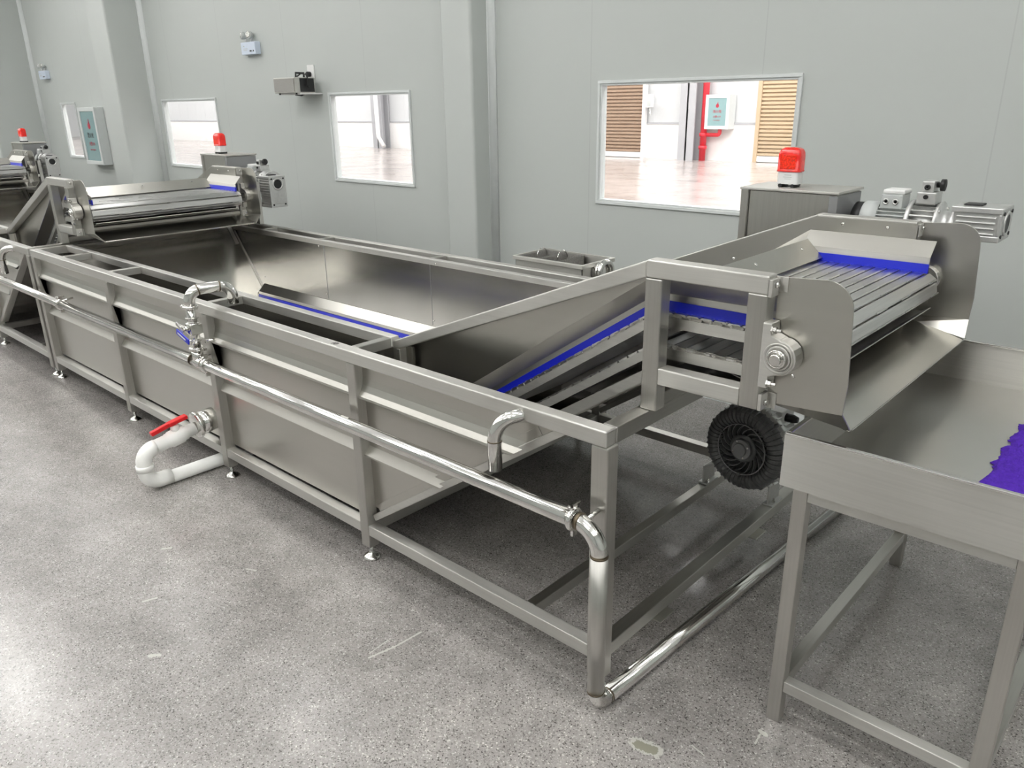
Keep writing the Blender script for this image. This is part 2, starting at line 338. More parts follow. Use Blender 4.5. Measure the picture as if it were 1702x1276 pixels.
# ------------------------------------------------------------------ hall behind the windows
HY = 21.5; HX0, HX1, HZ = -62.0, 8.0, 7.0
struct(MB().box(HX0, HX1, D+.12, HY+.2, -.1, 0), 'floor_hall', HFLOOR)
struct(MB().box(HX0, HX1, D+.12, HY+.2, HZ, HZ+.1), 'ceiling_hall', CEIL)
struct(MB().box(HX0-.2, HX0, D+.12, HY, 0, HZ), 'wall_hall_left', HALLW); struct(MB().box(HX1, HX1+.2, D+.12, HY, 0, HZ), 'wall_hall_right', HALLW)
hw = MB().box(HX0, HX1, HY, HY+.1, 1.1, HZ)
x = HX0
while x < HX1: hw.box(x, x+.015, HY-.004, HY, 1.14, HZ); x += 1.05
struct(hw, 'wall_hall_back', HALLW)
struct(MB().box(HX0, HX1, HY-.05, HY+.1, 0, 1.08), 'wall_hall_dado', CREAM)
struct(MB().box(HX0, HX1, HY-.07, HY, 1.08, 1.14), 'trim_hall_rail', GREYCOL)
sk0 = tag(MB().box(-12, -4, 11, 13, HZ-.05, HZ-.01).build('added_hall_light', HALL_FILL, loc=(-8, 12, HZ)), 'unseen glowing strip added under the roof to light the hall behind the windows', 'added light', 'added light strips over the hall')  # invented roof strip, out of view, added to make the hall bright
for i in range(-4, 2):
    for yy in (-6, 6):
        c = sk0.copy(); COL.objects.link(c); c.location = Vector((-8+i*11, 12+yy, HZ))
def shutter(x0, x1, mat, lab):
    r = empty('roller_shutter', ((x0+x1)/2, HY-.1, .2), lab, 'shutter'); m = MB(); z = .18
    while z < 4.2:
        m.prism([(HY-.10, z), (HY-.16, z+.02), (HY-.16, z+.075), (HY-.10, z+.1)], 'X', x0, x1); z += .112
    m.box(x0, x1, HY-.1, HY-.06, .18, 4.25); m.build('slats', mat, r)
    g = MB()
    for q in (x0-.12, x1): g.box(q, q+.12, HY-.2, HY-.05, 0, 4.3)
    g.build('guide_rail', CREAM if mat == SHUT else SHUT2, r); MB().box(x0, x1, HY-.17, HY-.08, .02, .18).build('bottom_bar', CREAM, r)
shutter(-17.6, -14.0, SHUT, 'brown roller shutter at the left of the largest window view')
shutter(-9.85, -7.0, SHUT2, 'tan roller shutter at the right of the largest window view')
def hcol(x0, x1, lab, d=.35):
    o = MB(); o.box(x0, x1, HY-d, HY-d+.04, 0, HZ); o.box(x0, x1, HY-.1, HY-.06, 0, HZ); o.box((x0+x1)/2-.03, (x0+x1)/2+.03, HY-d, HY-.06, 0, HZ)
    return tag(o.build('steel_column', GREYCOL, loc=((x0+x1)/2, HY-.2, 0)), lab, 'column')
hcol(-12.40, -11.85, 'grey steel column left of the red pipe in the hall', .5)
hcol(-28.0, -27.3, 'grey steel column with the white downpipe in the hall', .5)
hcol(-53.0, -52.8, 'thin steel column seen through the window behind the middle beacon', .3)
tag(MB().tube([(-27.45, HY-.7, 6.5), (-27.35, HY-.7, .5), (-27.0, HY-.7, .1)], .09).build('downpipe', CREAM, loc=(-27.4, HY-.7, 0)), 'white downpipe in front of a grey column, seen through the middle window', 'pipe')
rp = empty('fire_riser', (-11.62, HY-.3, 0), 'red fire water pipe rising beside the hydrant cabinet in the hall', 'pipe')
MB().tube([(-11.62, HY-.3, 0), (-11.62, HY-.3, 6.9)], .1).build('riser', REDP, rp)
MB().tube([(-11.62, HY-.3, .78), (-11.15, HY-.3, .78)]+[tuple(p) for p in arc((-11.15, HY-.3, .86), (1, 0, 0), (0, 0, 1), .08, -PI/2, 0, 5)]+[(-11.07, HY-.3, .945)], .06).build('branch', REDP, rp)
for z in (.78, .4): MB().lathe((-11.62, HY-.3, z-.05), (0, 0, 1), [(.13, 0), (.13, .1)]).build('coupling', REDP, rp)
mb_ = empty('wall_switch_box', (-13.7, HY-.12, 1.75), 'small white switch box on the shutter rail in the hall', 'switch box')
MB().box(-13.8, -13.55, HY-.3, HY-.2, 1.6, 2.0).build('housing', WHITE, mb_, .01); MB().box(-13.74, -13.61, HY-.31, HY-.3, 1.64, 1.8).build('cover', GREYPAINT, mb_)
MB().tube([(-13.68, HY-.25, 1.6), (-13.6, HY-.26, 1.35), (-13.68, HY-.25, 1.45)], .015).build('cable', WHITE, mb_)
def hydrant(x0, x1, z0, z1, yb, yf, fr, lab, ts):
    r = empty('hydrant_cabinet', ((x0+x1)/2, yb, z0), lab, 'fire hydrant cabinet')
    MB().box(x0, x1, yf, yb, z0, z1).build('cabinet_body', FRAMEW, r, .004)
    d = MB(); d.box(x0, x1, yf-.02, yf, z0, z0+fr); d.box(x0, x1, yf-.02, yf, z1-fr, z1); d.box(x0, x0+fr, yf-.02, yf, z0+fr, z1-fr); d.box(x1-fr, x1, yf-.02, yf, z0+fr, z1-fr)
    dr = d.build('door_frame', FRAMEW, r, .003); MB().box(x0+fr, x1-fr, yf-.008, yf-.001, z0+fr, z1-fr).build('door_glass', TEAL, r)
    xc = (x0+x1)/2; h = z1-z0; y = yf-.012
    MB().lathe((xc, yf-.006, z0+h*.68), (0, -1, 0), [(h*.055, 0), (h*.055, .006)], 20).build('flame_emblem', INKR, r)
    MB().prism([(xc-h*.02, z0+h*.72), (xc+h*.03, z0+h*.72), (xc+h*.008, z0+h*.80)], 'Y', y, y+.006).build('flame_emblem', INKR, r)
    text('消火栓', 'sign_text', INK if ts > .1 and yb < 5 else INKR, r, h*.10, face_mtx((xc, y, z0+h*.48), (1, 0, 0), (0, 0, 1)))
    text('火警119', 'sign_text', INKR, r, h*.075, face_mtx((xc, y, z0+h*.34), (1, 0, 0), (0, 0, 1)))
    text('FIRE HYDRANT', 'sign_text', INKR, r, h*.035, face_mtx((xc, y, z0+h*.25), (1, 0, 0), (0, 0, 1)))
hydrant(-11.52, -10.72, .95, 1.95, HY-.05, HY-.45, .1, 'white hydrant cabinet with teal glass beside the red pipe in the hall', .1)
hydrant(-10.33, -9.78, 1.09, 1.80, D, D-.1, .05, 'tall hydrant cabinet with teal glass on the room wall beside the narrow window', .12)

# ------------------------------------------------------------------ things on the wall
def emlight(x, z, lab):
    r = empty('emergency_light', (x, D, z), lab, 'emergency light', 'twin-head emergency lights on the back wall')
    MB().box(x-.125, x+.125, D-.06, D, z-.055, z+.055).build('housing', BTN, r, .006)
    MB().box(x+.03, x+.06, D-.063, D-.06, z-.03, z-.018).build('socket', BLACK, r); MB().box(x+.085, x+.1, D-.063, D-.06, z-.03, z-.018).build('socket', BLACK, r)
    MB().box(x-.08, x-.01, D-.0615, D-.06, z-.005, z).box(x-.08, x-.02, D-.0615, D-.06, z-.018, z-.013).box(x-.08, x-.06, D-.0615, D-.06, z+.015, z+.025).build('marking', GREYPAINT, r)
    for s in (-1, 1):
        c = Vector((x-.03+s*.058, D-.045, z+.115)); d = Vector((s*.35-.1, -1, .1)).normalized()
        h = MB().lathe(c, -d, [(.034, -.02), (.034, .0), (.026, .025), (.010, .038)], 20).build('lamp_head', GREYPAINT, r)
        MB().lathe(c+d*.028, d, [(.029, -.008), (.022, -.004)], 20).build('lens', POL, h)
        MB().tube([(x-.03+s*.04, D-.03, z+.05), tuple(c+Vector((0, .03, 0)))], .008, 10).build('bracket', WHITE, r)
emlight(-6.0, 2.285, 'twin-head emergency light above the ozone box, left of the middle window')
emlight(-11.53, 2.235, 'small twin-head emergency light at the far left above the leftmost beacon')
oz = empty('ozone_generator', (-5.12, D, 1.87), 'steel box with mesh front, black handle and cables bracketed to the wall', 'ozone generator')
x0, x1, yf, z0, z1 = -5.30, -4.97, 2.34, 1.875, 2.0
MB().box(x0, x1, yf, yf+.2, z0, z1).build('case', SX, oz, .004)
gr = MB(); gr.box(x0+.01, x1-.01, yf-.004, yf, z0+.01, z1-.01); gr.build('mesh_grille', simple('mesh_grille', (.35, .34, .32), .6, .6, noise=.5, nscale=220), oz)
MB().box(x1, x1+.004, yf+.05, yf+.19, z0+.008, z1-.008).build('fan_guard', BLACK, oz)
MB().tube([(x1-.05, yf+.05, z1), (x1-.05, yf+.05, z1+.035), (x1-.05, yf+.13, z1+.035), (x1-.05, yf+.13, z1)], .009, 10).build('handle', BLACK, oz)
for a in (x0+.04, x1-.03):
    MB().lathe((a, yf+.03, z0-.012), (0, 0, 1), [(.01, 0), (.01, .012)], 12).build('rubber_foot', BLACK, oz)
MB().box(x0+.02, x1+.02, yf+.03, D, z0-.012, z0).build('wall_bracket', WHITE, oz, .002)
so = empty('wall_socket', (-5.09, D, 2.05), 'white wall socket with a black plug above the ozone box', 'socket')
MB().box(-5.14, -5.04, D-.012, D, 1.995, 2.105).build('cover_plate', WHITE, so, .003)
tag(MB().lathe((-5.10, D-.012, 2.03), (0, -1, 0), [(.022, 0), (.022, .03), (.01, .045)], 16).tube([(-5.10, D-.05, 2.03), (-5.09, D-.05, 1.96), (-5.09, D-.06, 1.88), (-5.13, D-.1, 1.855), (-5.16, D-.14, 1.86), (-4.99, 2.5, 1.9), (-4.955, 2.46, 1.93)], .006, 10).tube([(-4.955, 2.44, 1.93), (-4.96, 2.47, 2.02), (-5.0, 2.43, 2.03), (-5.06, 2.43, 2.01)], .006, 10).build('power_cable', BLACK, loc=(-5.1, D, 2.03)), 'black power cable and plug running from the socket to the ozone box', 'cable')

# ------------------------------------------------------------------ washing tank
H, S, LN, W, ZB = .9, .05, 4.687, 1.6105, .166
Y1, Y2 = .2166, 1.4445            # near / far inner rail outer faces
LEGX = [-.025, -1.181, -2.319, -3.470, -LN+.025]
GREY_IN = SHEETD
def foot(mb_parent, x, y):
    MB().lathe((x, y, 0), (0, 0, 1), [(.036, 0), (.036, .006), (.026, .014), (.012, .022), (.009, .03), (.009, .075)], 24).build('levelling_foot', POL, mb_parent)
BLT = .665
def zb(x): return 1.178 if x > -.05 else max(.385, 1.178+(x+.05)*BLT)
XLOW = -.05-(1.178-.385)/BLT
def make_tank():
    r = empty('washing_tank', (0, 0, 0), 'nearest long stainless washing tank on levelling feet, its near end open', 'washing tank', None)
    MB().box(-LN, 0, 0, S, H-S, H).build('near_top_rail', SX, r, .006, 3)
    MB().box(-LN, 0, W-S, W, H-S, H).build('far_top_rail', SX, r, .006, 3)
    MB().box(-S, 0, S, W-S, H-S, H).build('end_top_rail', SY, r, .004)
    MB().box(-LN, -LN+S, S, W-S, H-S, H).build('end_top_rail', SY, r, .004)
    MB().box(-LN+S, -1.19, Y1-.006, Y1+.034, H-.04, H+.002).build('inner_rail', SX, r, .003)
    MB().box(-LN+S, -1.19, Y2-.034, Y2+.006, H-.04, H+.002).build('inner_rail', SX, r, .003)
    for xc in (-4.22, -3.49, -2.34, -1.21):
        for ya, yb_ in ((S, Y1-.006), (Y2+.006, W-S)): MB().box(xc-.02, xc+.02, ya, yb_, H-.04, H-.001).build('rail_spacer', SY, r, .003)
    # legs
    for y0 in (0, W-S):
        for k, x in enumerate(LEGX):
            lx = .026 if k else .027
            m = MB().box(x-lx, x+lx+(0.005 if k == 0 else 0), y0, y0+.052, .06, H-S); leg = m.build('leg', SZ, r, .004)
            foot(leg, x, y0+.026)
    # bottom frame
    for y0 in (0.002, W-S):
        for a, b in zip(LEGX[1:], LEGX[:-1]): MB().box(a+.026, b-.027, y0, y0+S-.004, ZB-.046, ZB).build('bottom_rail', SX, r, .003)
    MB().box(-.048, 0, .052, W-S, ZB-.046, ZB).build('bottom_cross_rail', SY, r, .003)
    MB().box(-LN+.002, -LN+.05, .052, W-S, ZB-.046, ZB).build('bottom_cross_rail', SY, r, .003)
    MB().box(-.345, -.305, .046, W-S, ZB-.042, ZB-.002).build('bottom_cross_rail', SY, r, .003)
    for x in LEGX[1:4]: MB().box(x-.02, x+.02, .052, W-S, ZB-.046, ZB-.004).build('bottom_cross_rail', SY, r, .003)
    for ys in (.30, 1.0): MB().box(-.01, .03, ys, ys+.09, ZB-.052, ZB-.046).build('anchor_plate', SHEET, r, .002)
    # outer skins: folded sheet, near and far; profile (y, z) from top to bottom
    for sgn, yo in ((1, 0), (-1, W)):
        prof = [(.036, H-S), (.036, .79), (.032, .765), (.022, .742), (.010, .724), (.008, .716), (.012, .711), (.042, .700), (.042, .508), (.014, .478), (.013, .472), (.042, .464), (.045, ZB+.012)]
        P = [(yo+sgn*y, z) for y, z in prof]
        for a, b in zip(LEGX[1:], LEGX[:-1]):
            if b > -.1: continue
            MB().ribbon(P, 'X', a+.026, b-.026, .003*(-1)*sgn*-1).build('side_panel', SHEET, r, .0015)
        # the end bay: cut along the slope of the conveyor
        xa = LEGX[1]+.026; m = MB()
        def xe(z): return -1.135+(z-.21)/.68
        n0 = len(m.v)
        vs_ = []; fs = []
        pr2 = [(.036, H-S), (.036, .79), (.032, .765), (.022, .742), (.010, .724), (.008, .716), (.012, .711), (.042, .700), (.042, .508), (.014, .478), (.013, .472), (.042, .464), (.045, .235)]
        for y, z in pr2: vs_ += [(xa, yo+sgn*y, z), (min(xe(z)+(.02 if z < .84 else 0), -.10), yo+sgn*y, z)]
        for i in range(len(pr2)-1): fs.append((2*i, 2*i+1, 2*i+3, 2*i+2))
        m.add(vs_, fs); vv = [Vector(p)+Vector((0, sgn*.003, 0)) for p in vs_]; m.add(vv, [tuple(reversed(f)) for f in fs])
        m.build('side_panel', SHEET, r)
        MB().bar((-1.14, yo+sgn*.047, .198), (-.16, yo+sgn*.047, .858), .05, .028, (0, 0, 1)).build('sloped_frame_tube', SX, r, .003)
        MB().bar((-1.12, yo+sgn*.040, .245), (-.27, yo+sgn*.040, .82), .012, .03, (0, 0, 1)).build('edge_strip', SHEET, r, .001)
    # tank interior
    yn, yf_ = Y1+.034, Y2-.034
    def wall(yy, t):
        pts = [(-4.62, H-.02), (-1.24, H-.02), (-1.24+(H-.02-.47)/BLT-.62, H-.02)]
        poly = [(-LN+S+.01, H-.03), (-1.10, H-.03), (-1.10, .50), (-4.27, .47), (-4.62, H-.1)]
        return MB().prism(poly, 'Y', yy, yy+t)
    wn = wall(yn, .003).build('inner_wall', GREY_IN, r); wf = wall(yf_, -.003).build('inner_wall', GREY_IN, r)
    for xx in (-3.38, -2.3):
        MB().box(xx-.0015, xx+.0015, yf_-.0045, yf_-.003, .5, H-.03).build('sheet_seam', DARK2, wf)
    for xx, zz in ((-3.44, .86), (-3.40, .53), (-2.25, .88), (-2.29, .53), (-4.2, .55)):
        MB().lathe((xx, yf_-.003, zz), (0, -1, 0), [(.006, 0), (.006, .003), (.003, .005)], 12).build('rivet', POL, wf)
    # inclined back plate of the hopper
    ep = MB().ribbon([(-4.60, H), (-4.575, H-.04), (-4.23, .43), (-4.20, .385)], 'Y', yn+.003, yf_-.003, -.004).build('hopper_plate', GREY_IN, r)
    for yy in (yn+.004, yf_-.004):
        MB().bar((-4.575, yy, .862), (-4.23, yy, .437), .004, .022, (.78, 0, .63)).build('corner_strip', SX, r, .001)
    MB().ribbon([(-4.60, .9), (-4.50, .775), (-4.497, .772)], 'Y', yf_-.05, yf_-.02, .002).build('corner_strip', SX, r)
    # flange and belt in the bottom
    for yy, s in ((yn, 1), (yf_, -1)):
        MB().ribbon([(yy+s*.004, .49), (yy+s*.055, .44), (yy+s*.055, .42)], 'X', -4.22, XLOW-.0, .003*s).build('belt_flange', SHEET, r)
        MB().box(-4.22, XLOW, yy+s*.052, yy+s*.062, .385, .418).build('wear_strip', BLUE, r)
    # floor of the tank between the skins
    mm = MB(); mm.ribbon([(-4.62, .30), (-4.3, .22), (-1.2, .22), (-.2, .86)], 'Y', .05, W-.05, .004); mm.build('tank_floor', GREY_IN, r)
    MB().box(-4.62, -1.19, .05, Y1, .28, .283).build('trough_floor', SHEETD, r); MB().box(-4.62, -1.19, Y2, W-.05, .28, .283).build('trough_floor', SHEETD, r)
    # overflow elbow on the side
    pts = [(-.375+.11, .03, .876), (-.375+.11, -.0, .876)]
    ov = MB(); path = [Vector((-.30, .045, .862)), Vector((-.325, -.0, .866))]+[Vector((-.325-.048*math.sin(a), -.01-.05*math.sin(a), .866-.075*(1-math.cos(a)))) for a in [k*PI/16 for k in range(1, 9)]]+[Vector((-.373, -.06, .692))]
    ov.tube(path, .0225, 24); o_ = ov.build('overflow_pipe', POL, r); MB().tube([(-.373, -.06, .787), (-.373, -.06, .791)], .0232, 24).build('weld_seam', WELD, o_)
    text('10', 'stamped_mark', INK, r, .035, face_mtx((-1.30, .012, H+.0012), (1, .0, 0), (0, 1, 0)), .0002)
    return r
tank = make_tank()

# ------------------------------------------------------------------ inclined discharge conveyor standing in the tank
def make_conveyor():
    r = empty('discharge_conveyor', (0, .83, H), 'nearest inclined slat conveyor rising from the open end of the tank to the reject tray', 'conveyor')
    for s, ya in ((1, Y1), (-1, Y2)):          # s: inward direction
        yb_ = ya+s*.05
        lo, hi = min(ya, yb_), max(ya, yb_)
        f = MB()
        f.prism([(-1.187, .888), (-.033, 1.342), (-.033, 1.293), (-1.187, .848)], 'Y', lo, hi); f.build('sloped_beam', SX, r, .005, 3)
        MB().box(-.035, .326, lo, hi, 1.294, 1.344).build('top_beam', SX, r, .005, 3)
        MB().box(-.036, .018, lo, hi, H, 1.293).build('post', SZ, r, .004)
        MB().box(.272, .326, lo, hi, .985, 1.295).build('post', SZ, r, .004)
        MB().box(.018, .272, lo, hi, .985, 1.035).build('bottom_beam', SX, r, .004)
        if s == 1: MB().box(-1.19, -1.15, lo, hi, .70, .86).build('short_post', SZ, r, .003)
        # side guard sheet following the belt
        yg = ya+s*.052; g0, g1 = min(yg, yg+s*.003), max(yg, yg+s*.003)
        off = .105
        MB().prism([(-1.24, .88), (-1.19, .885), (-.033, 1.335), (.33, 1.335), (.33, 1.283), (-.05, 1.283), (-.05-(1.283-.50)/BLT, .50), (-1.24, .50)], 'Y', g0, g1).build('side_guard', SHEET, r)
        # angled flange + blue wear strip + chain rails following the path
        def sweep(y_, dz0, dz1, dy, t, name, mat, x0=XLOW, x1=.40):
            m = MB(); vs_ = []
            xs_ = [x0, -.05, x1] if x0 < -.05 else [x0, x1]
            for x_ in xs_:
                z_ = zb(x_)
                vs_ += [(x_, y_, z_+dz1), (x_, y_+s*dy, z_+dz0), (x_, y_+s*dy+s*t, z_+dz0), (x_, y_+s*t, z_+dz1)]
            fs = []
            for i in range(len(xs_)-1):
                for k in range(4): fs.append((4*i+k, 4*i+(k+1) % 4, 4*i+4+(k+1) % 4, 4*i+4+k))
            fs += [(0, 1, 2, 3), (len(vs_)-1, len(vs_)-2, len(vs_)-3, len(vs_)-4)]
            m.add(vs_, fs); return m.build(name, mat, r)
        sweep(yg+s*.003, .052, .105, .050, .003, 'belt_flange', SHEET)
        sweep(yg+s*.053, .030, .055, 0, .003, 'flange_lip', SX)
        sweep(yg+s*.050, .000, .032, 0, .010, 'wear_strip', BLUE)
        sweep(yg+s*.028, -.042, -.010, 0, .022, 'chain_rail', SX, x1=.36)
        sweep(yg+s*.028, -.137, -.105, 0, .022, 'chain_rail', SX, x0=-1.05, x1=.36)
        sweep(yg+s*.020, -.215, -.170, 0, .03, 'drip_rail', SX, x0=-.60, x1=-.04)
        for x_, z_ in ((-.36, 1.135), (-.62, 1.03), (-.9, .925), (.07, 1.315), (.23, 1.315)):
            MB().lathe((x_, yg+s*.003, z_), (0, s, 0), [(.0065, 0), (.0065, .003), (.003, .005)], 12).build('rivet', POL, r)
        # chain: little links on the top rail
        yc = yg+s*.039
        for q, dz in ((-1.15, -.002), (-.01, -.097)):
            c = MB()
            while q < .38:
                z_ = zb(q)+dz; z2 = zb(q+.032)+dz; o_ = .004 if int(q*31+100) % 2 else -.004
                c.bar((q, yc+o_, z_-.004), (q+.036, yc+o_, z2-.004), .004, .009); c.lathe((q, yc-.009, z_-.004), (0, 1, 0), [(.0045, 0), (.0045, .018)], 8)
                q += .032
            c.build('drive_chain', SY, r)
        # guide plate at the discharge end
        yp = ya+s*.040 if s == 1 else ya-.002
        X0 = .334 if s == 1 else .33
        pl = [(X0, 1.338)]+[(.455+.07*math.sin(a), 1.275+.07*math.cos(a)) for a in [k*PI/14 for k in range(0, 8)]]+[(.536, 1.09), (.532, 1.012), (X0, 1.0)]
        pa, pb = min(yp, yp+s*.004), max(yp, yp+s*.004)
        gp = MB().prism(pl, 'Y', pa, pb).build('guide_plate', SHEET, r, .001)
        fl = MB(); a0 = (X0, yp, 1.0); a1 = (.532, yp, 1.012); b1 = (.540, yp+s*.05, .955); b0 = (.36, yp+s*.05, .985)
        fl.add([a0, a1, b1, b0]+[tuple(Vector(p)+Vector((0, s*.003, .002))) for p in (a0, a1, b1, b0)], [(0, 1, 2, 3), (7, 6, 5, 4), (0, 4, 5, 1), (1, 5, 6, 2), (2, 6, 7, 3), (3, 7, 4, 0)]).build('guide_flange', SHEET, gp)
        MB().box(.326, .336, min(ya, ya+s*.045), max(ya, ya+s*.045), 1.29, 1.335).box(.326, .36, yp-.003 if s == 1 else yp, yp if s == 1 else yp+.003, 1.30, 1.34).build('mounting_bracket', SX, r, .002)
        MB().box(.326, .336, min(ya, ya+s*.045), max(ya, ya+s*.045), .985, 1.03).box(.326, .36, yp-.003 if s == 1 else yp, yp if s == 1 else yp+.003, .985, 1.03).build('mounting_bracket', SX, r, .002)
        for z_ in (1.32, 1.005): MB().lathe((.3365, ya+s*.02, z_), (1, 0, 0), [(.008, 0), (.008, .005), (.005, .008)], 6).build('bolt', POL, r)
        # bearing unit
        bx, bz = .374, 1.142; yo = ya-s*.012
        b = MB(); b.prism([(.326, 1.228), (.350, 1.228), (.352, 1.198), (.372, 1.190)]+[(bx+.046*math.cos(a), bz+.046*math.sin(a)) for a in [PI/2-k*PI/10 for k in range(0, 11)]]+[(.352, 1.088), (.350, 1.055), (.326, 1.055)], 'Y', min(yo, ya+s*.036), max(yo, ya+s*.036))
        be = b.build('bearing_housing', ALU if False else SX, r, .004)
        o0 = (bx, yo, bz)
        MB().lathe(o0, (0, -s, 0), [(.040, -.002), (.040, .003), (.036, .003), (.034, -.001)], 36).lathe(o0, (0, -s, 0), [(.034, 0), (.031, .004), (.028, .004), (.026, .001)], 36).build('seal_ring', SX, be)
        MB().lathe(o0, (0, -s, 0), [(.024, 0), (.024, .014), (.019, .014), (.019, .010)], 32).lathe(o0, (0, -s, 0), [(.015, 0), (.015, .020), (.013, .022)], 24).build('shaft_end', POL, be)
        for z_ in (1.212, 1.070):
            MB().lathe((.350, yo+s*.004, z_), (1, 0, 0), [(.011, 0), (.011, .004), (.009, .004), (.009, .012), (.005, .012), (.005, .024)], 6, False).build('bolt', POL, be)
        MB().lathe((bx+.036, yo+s*.006, bz-.034), (.7, 0, -.7), [(.003, 0), (.003, .014)], 8).build('grease_nipple', POL, be)
    # slat belt
    ya, yb_ = Y1+.085, Y2-.085
    path = [Vector((-4.15, 0, .385)), Vector((XLOW, 0, .385)), Vector((-.05, 0, 1.177)), Vector((.378, 0, 1.177))]
    path += [Vector((.378+.050*math.sin(a), 0, 1.127+.050*math.cos(a))) for a in [k*PI/8 for k in range(1, 8)]]
    path += [Vector((.378, 0, 1.077)), Vector((-.05, 0, 1.077)), Vector((-1.0, 0, 1.077-.95*BLT))]
    m = MB(); pitch = .0425; acc = 0
    for a, b in zip(path[:-1], path[1:]):
        L_ = (b-a).length; d = (b-a).normalized(); nn = Vector((-d.z, 0, d.x))
        t = acc
        while t < L_:
            p = a+d*t; hw_ = .0185
            pr = [p-d*hw_-nn*.003, p-d*hw_+nn*.001, p-d*hw_*.75+nn*.0035, p+d*hw_*.75+nn*.0035, p+d*hw_+nn*.001, p+d*hw_-nn*.003]
            m.prism([(q.x, q.z) for q in pr], 'Y', ya, yb_)
            # short raised joint pieces give the broken lines
            for k in range(8):
                if (k+int(t*100)) % 2: continue
                y_ = ya+(yb_-ya)*(k+random.random()*.5)/8
                e = p+d*(hw_+.001)+nn*.0035; m.box(e.x-.002, e.x+.002, y_, y_+.09, e.z-.002, e.z+.0015)
            t += pitch
        acc = t-L_
    m.build('slat_belt', SLAT, r)
    MB().tube([(.375, Y1+.03, 1.142), (.375, Y2-.03, 1.142)], .02, 20).build('drive_shaft', POL, r)
    for yy in (Y1+.10, .83, Y2-.10):
        g = MB(); pts = []
        for k in range(32): rr = .050 if k % 2 else .042; pts.append((.378+rr*math.cos(k*PI/16), 1.127+rr*math.sin(k*PI/16)))
        g.prism(pts, 'Y', yy-.006, yy+.006).build('sprocket', SX, r)
    # wide cover strip across the belt where it levels out
    MB().ribbon([(-.075, 1.212), (-.035, 1.252), (.028, 1.190)], 'Y', Y1+.11, Y2-.11, .003).build('cross_flap', SHEET, r)
    for yy in (.45, .83, 1.2): MB().lathe((-.0, yy, 1.238), (.7, 0, .7), [(.006, 0), (.006, .004)], 8).build('rivet', POL, r)
    # discharge chute sheet
    MB().ribbon([(.16, 1.045), (.36, .992), (.540, .950), (.546, .958)], 'Y', Y1+.092, Y2-.054, .003).build('discharge_chute', SHEETD, r, .0008)
    MB().ribbon([(.28, 1.045), (.405, 1.045), (.432, 1.062)], 'Y', Y1+.095, Y2-.12, .003).build('drip_plate', SX, r)
    # cross members between the two side frames
    MB().box(-.03, .01, Y1+.05, Y2-.05, .905, .945).build('cross_member', SY, r, .003); MB().box(.275, .315, Y1+.05, Y2-.05, .99, 1.025).build('cross_member', SY, r, .003)
    MB().ribbon([(-.75, .50), (-.05, .965), (.2, .97)], 'Y', Y1+.06, Y2-.06, .003).build('drip_tray', SHEET, r)
    return r
conv = make_conveyor()

# ------------------------------------------------------------------ control cabinet, beacon, drive
cab = empty('control_cabinet', (-.2, 1.63, H), 'nearest stainless control cabinet behind the conveyor head, under the largest beacon', 'control cabinet')
MB().box(-.375, -.01, 1.515, 1.76, H+.002, 1.405).build('cabinet_body', SZ, cab, .004)
MB().box(-.41, -.378, 1.505, 1.77, H+.002, 1.412).build('cabinet_door', SZ, cab, .003)
MB().box(-.415, .0, 1.503, 1.772, 1.406, 1.416).build('cabinet_lid', SX, cab, .002)
MB().box(-.04, -.006, 1.512, 1.765, H+.002, 1.400).build('side_trim', DARK2, cab, .002)
def make_beacon():
    x, y, z = -.245, 1.60, 1.4165
    r = empty('warning_beacon', (x, y, z), 'largest red warning beacon, on the nearest control cabinet', 'warning beacon')
    def rr(w_, d_, n=6, rad=.012):
        p = []
        for cx, cy, a0 in ((w_-rad, d_-rad, 0), (-w_+rad, d_-rad, PI/2), (-w_+rad, -d_+rad, PI), (w_-rad, -d_+rad, 1.5*PI)):
            for k in range(n+1): a = a0+k*PI/2/n; p.append((x+cx+rad*math.cos(a), y+cy+rad*math.sin(a)))
        return p
    MB().prism(rr(.044, .030), 'Z', z+.012, z+.062).build('housing', WHITE, r, .003)
    for s in (-1, 1): MB().tube([(x+s*.026, y-.036, z+.007), (x+s*.026, y+.036, z+.007)], .007, 12).build('rubber_foot', BLACK, r)
    MB().tube([(x-.024, y-.02, z+.006), (x+.024, y-.02, z+.006)], .003, 8).build('foot_bar', BLACK, r)
    prof = []
    vs_ = []; fs = []; secs = [(1.0, .062), (1.0, .068), (.97, .069), (.97, .125), (.93, .138), (.80, .150), (.55, .157), (.1, .159)]
    base = rr(.049, .034, 6, .014); n = len(base)
    for sc_, h in secs:
        for p in base: vs_.append((x+(p[0]-x)*sc_, y+(p[1]-y)*sc_, z+h))
    for i in range(len(secs)-1):
        for k in range(n): fs.append((i*n+k, i*n+(k+1) % n, (i+1)*n+(k+1) % n, (i+1)*n+k))
    fs.append(tuple(range(n-1, -1, -1))); fs.append(tuple((len(secs)-1)*n+k for k in range(n)))
    MB().add(vs_, fs, True).build('red_lens', REDL, r)
    ins = MB(); ins.box(x-.033, x+.033, y-.0355, y-.032, z+.074, z+.130); ins.build('lens_window', simple('lens_inner', (.85, .03, .008), .15, noise=.8, nscale=160, bump=1), r, .008)
    MB().box(x-.012, x+.018, y-.0305, y-.030, z+.048, z+.051).box(x-.016, x+.02, y-.0305, y-.030, z+.040, z+.0425).box(x-.01, x+.016, y-.0305, y-.030, z+.033, z+.035).build('type_label', GREYPAINT, r)
    return r
beacon = make_beacon()
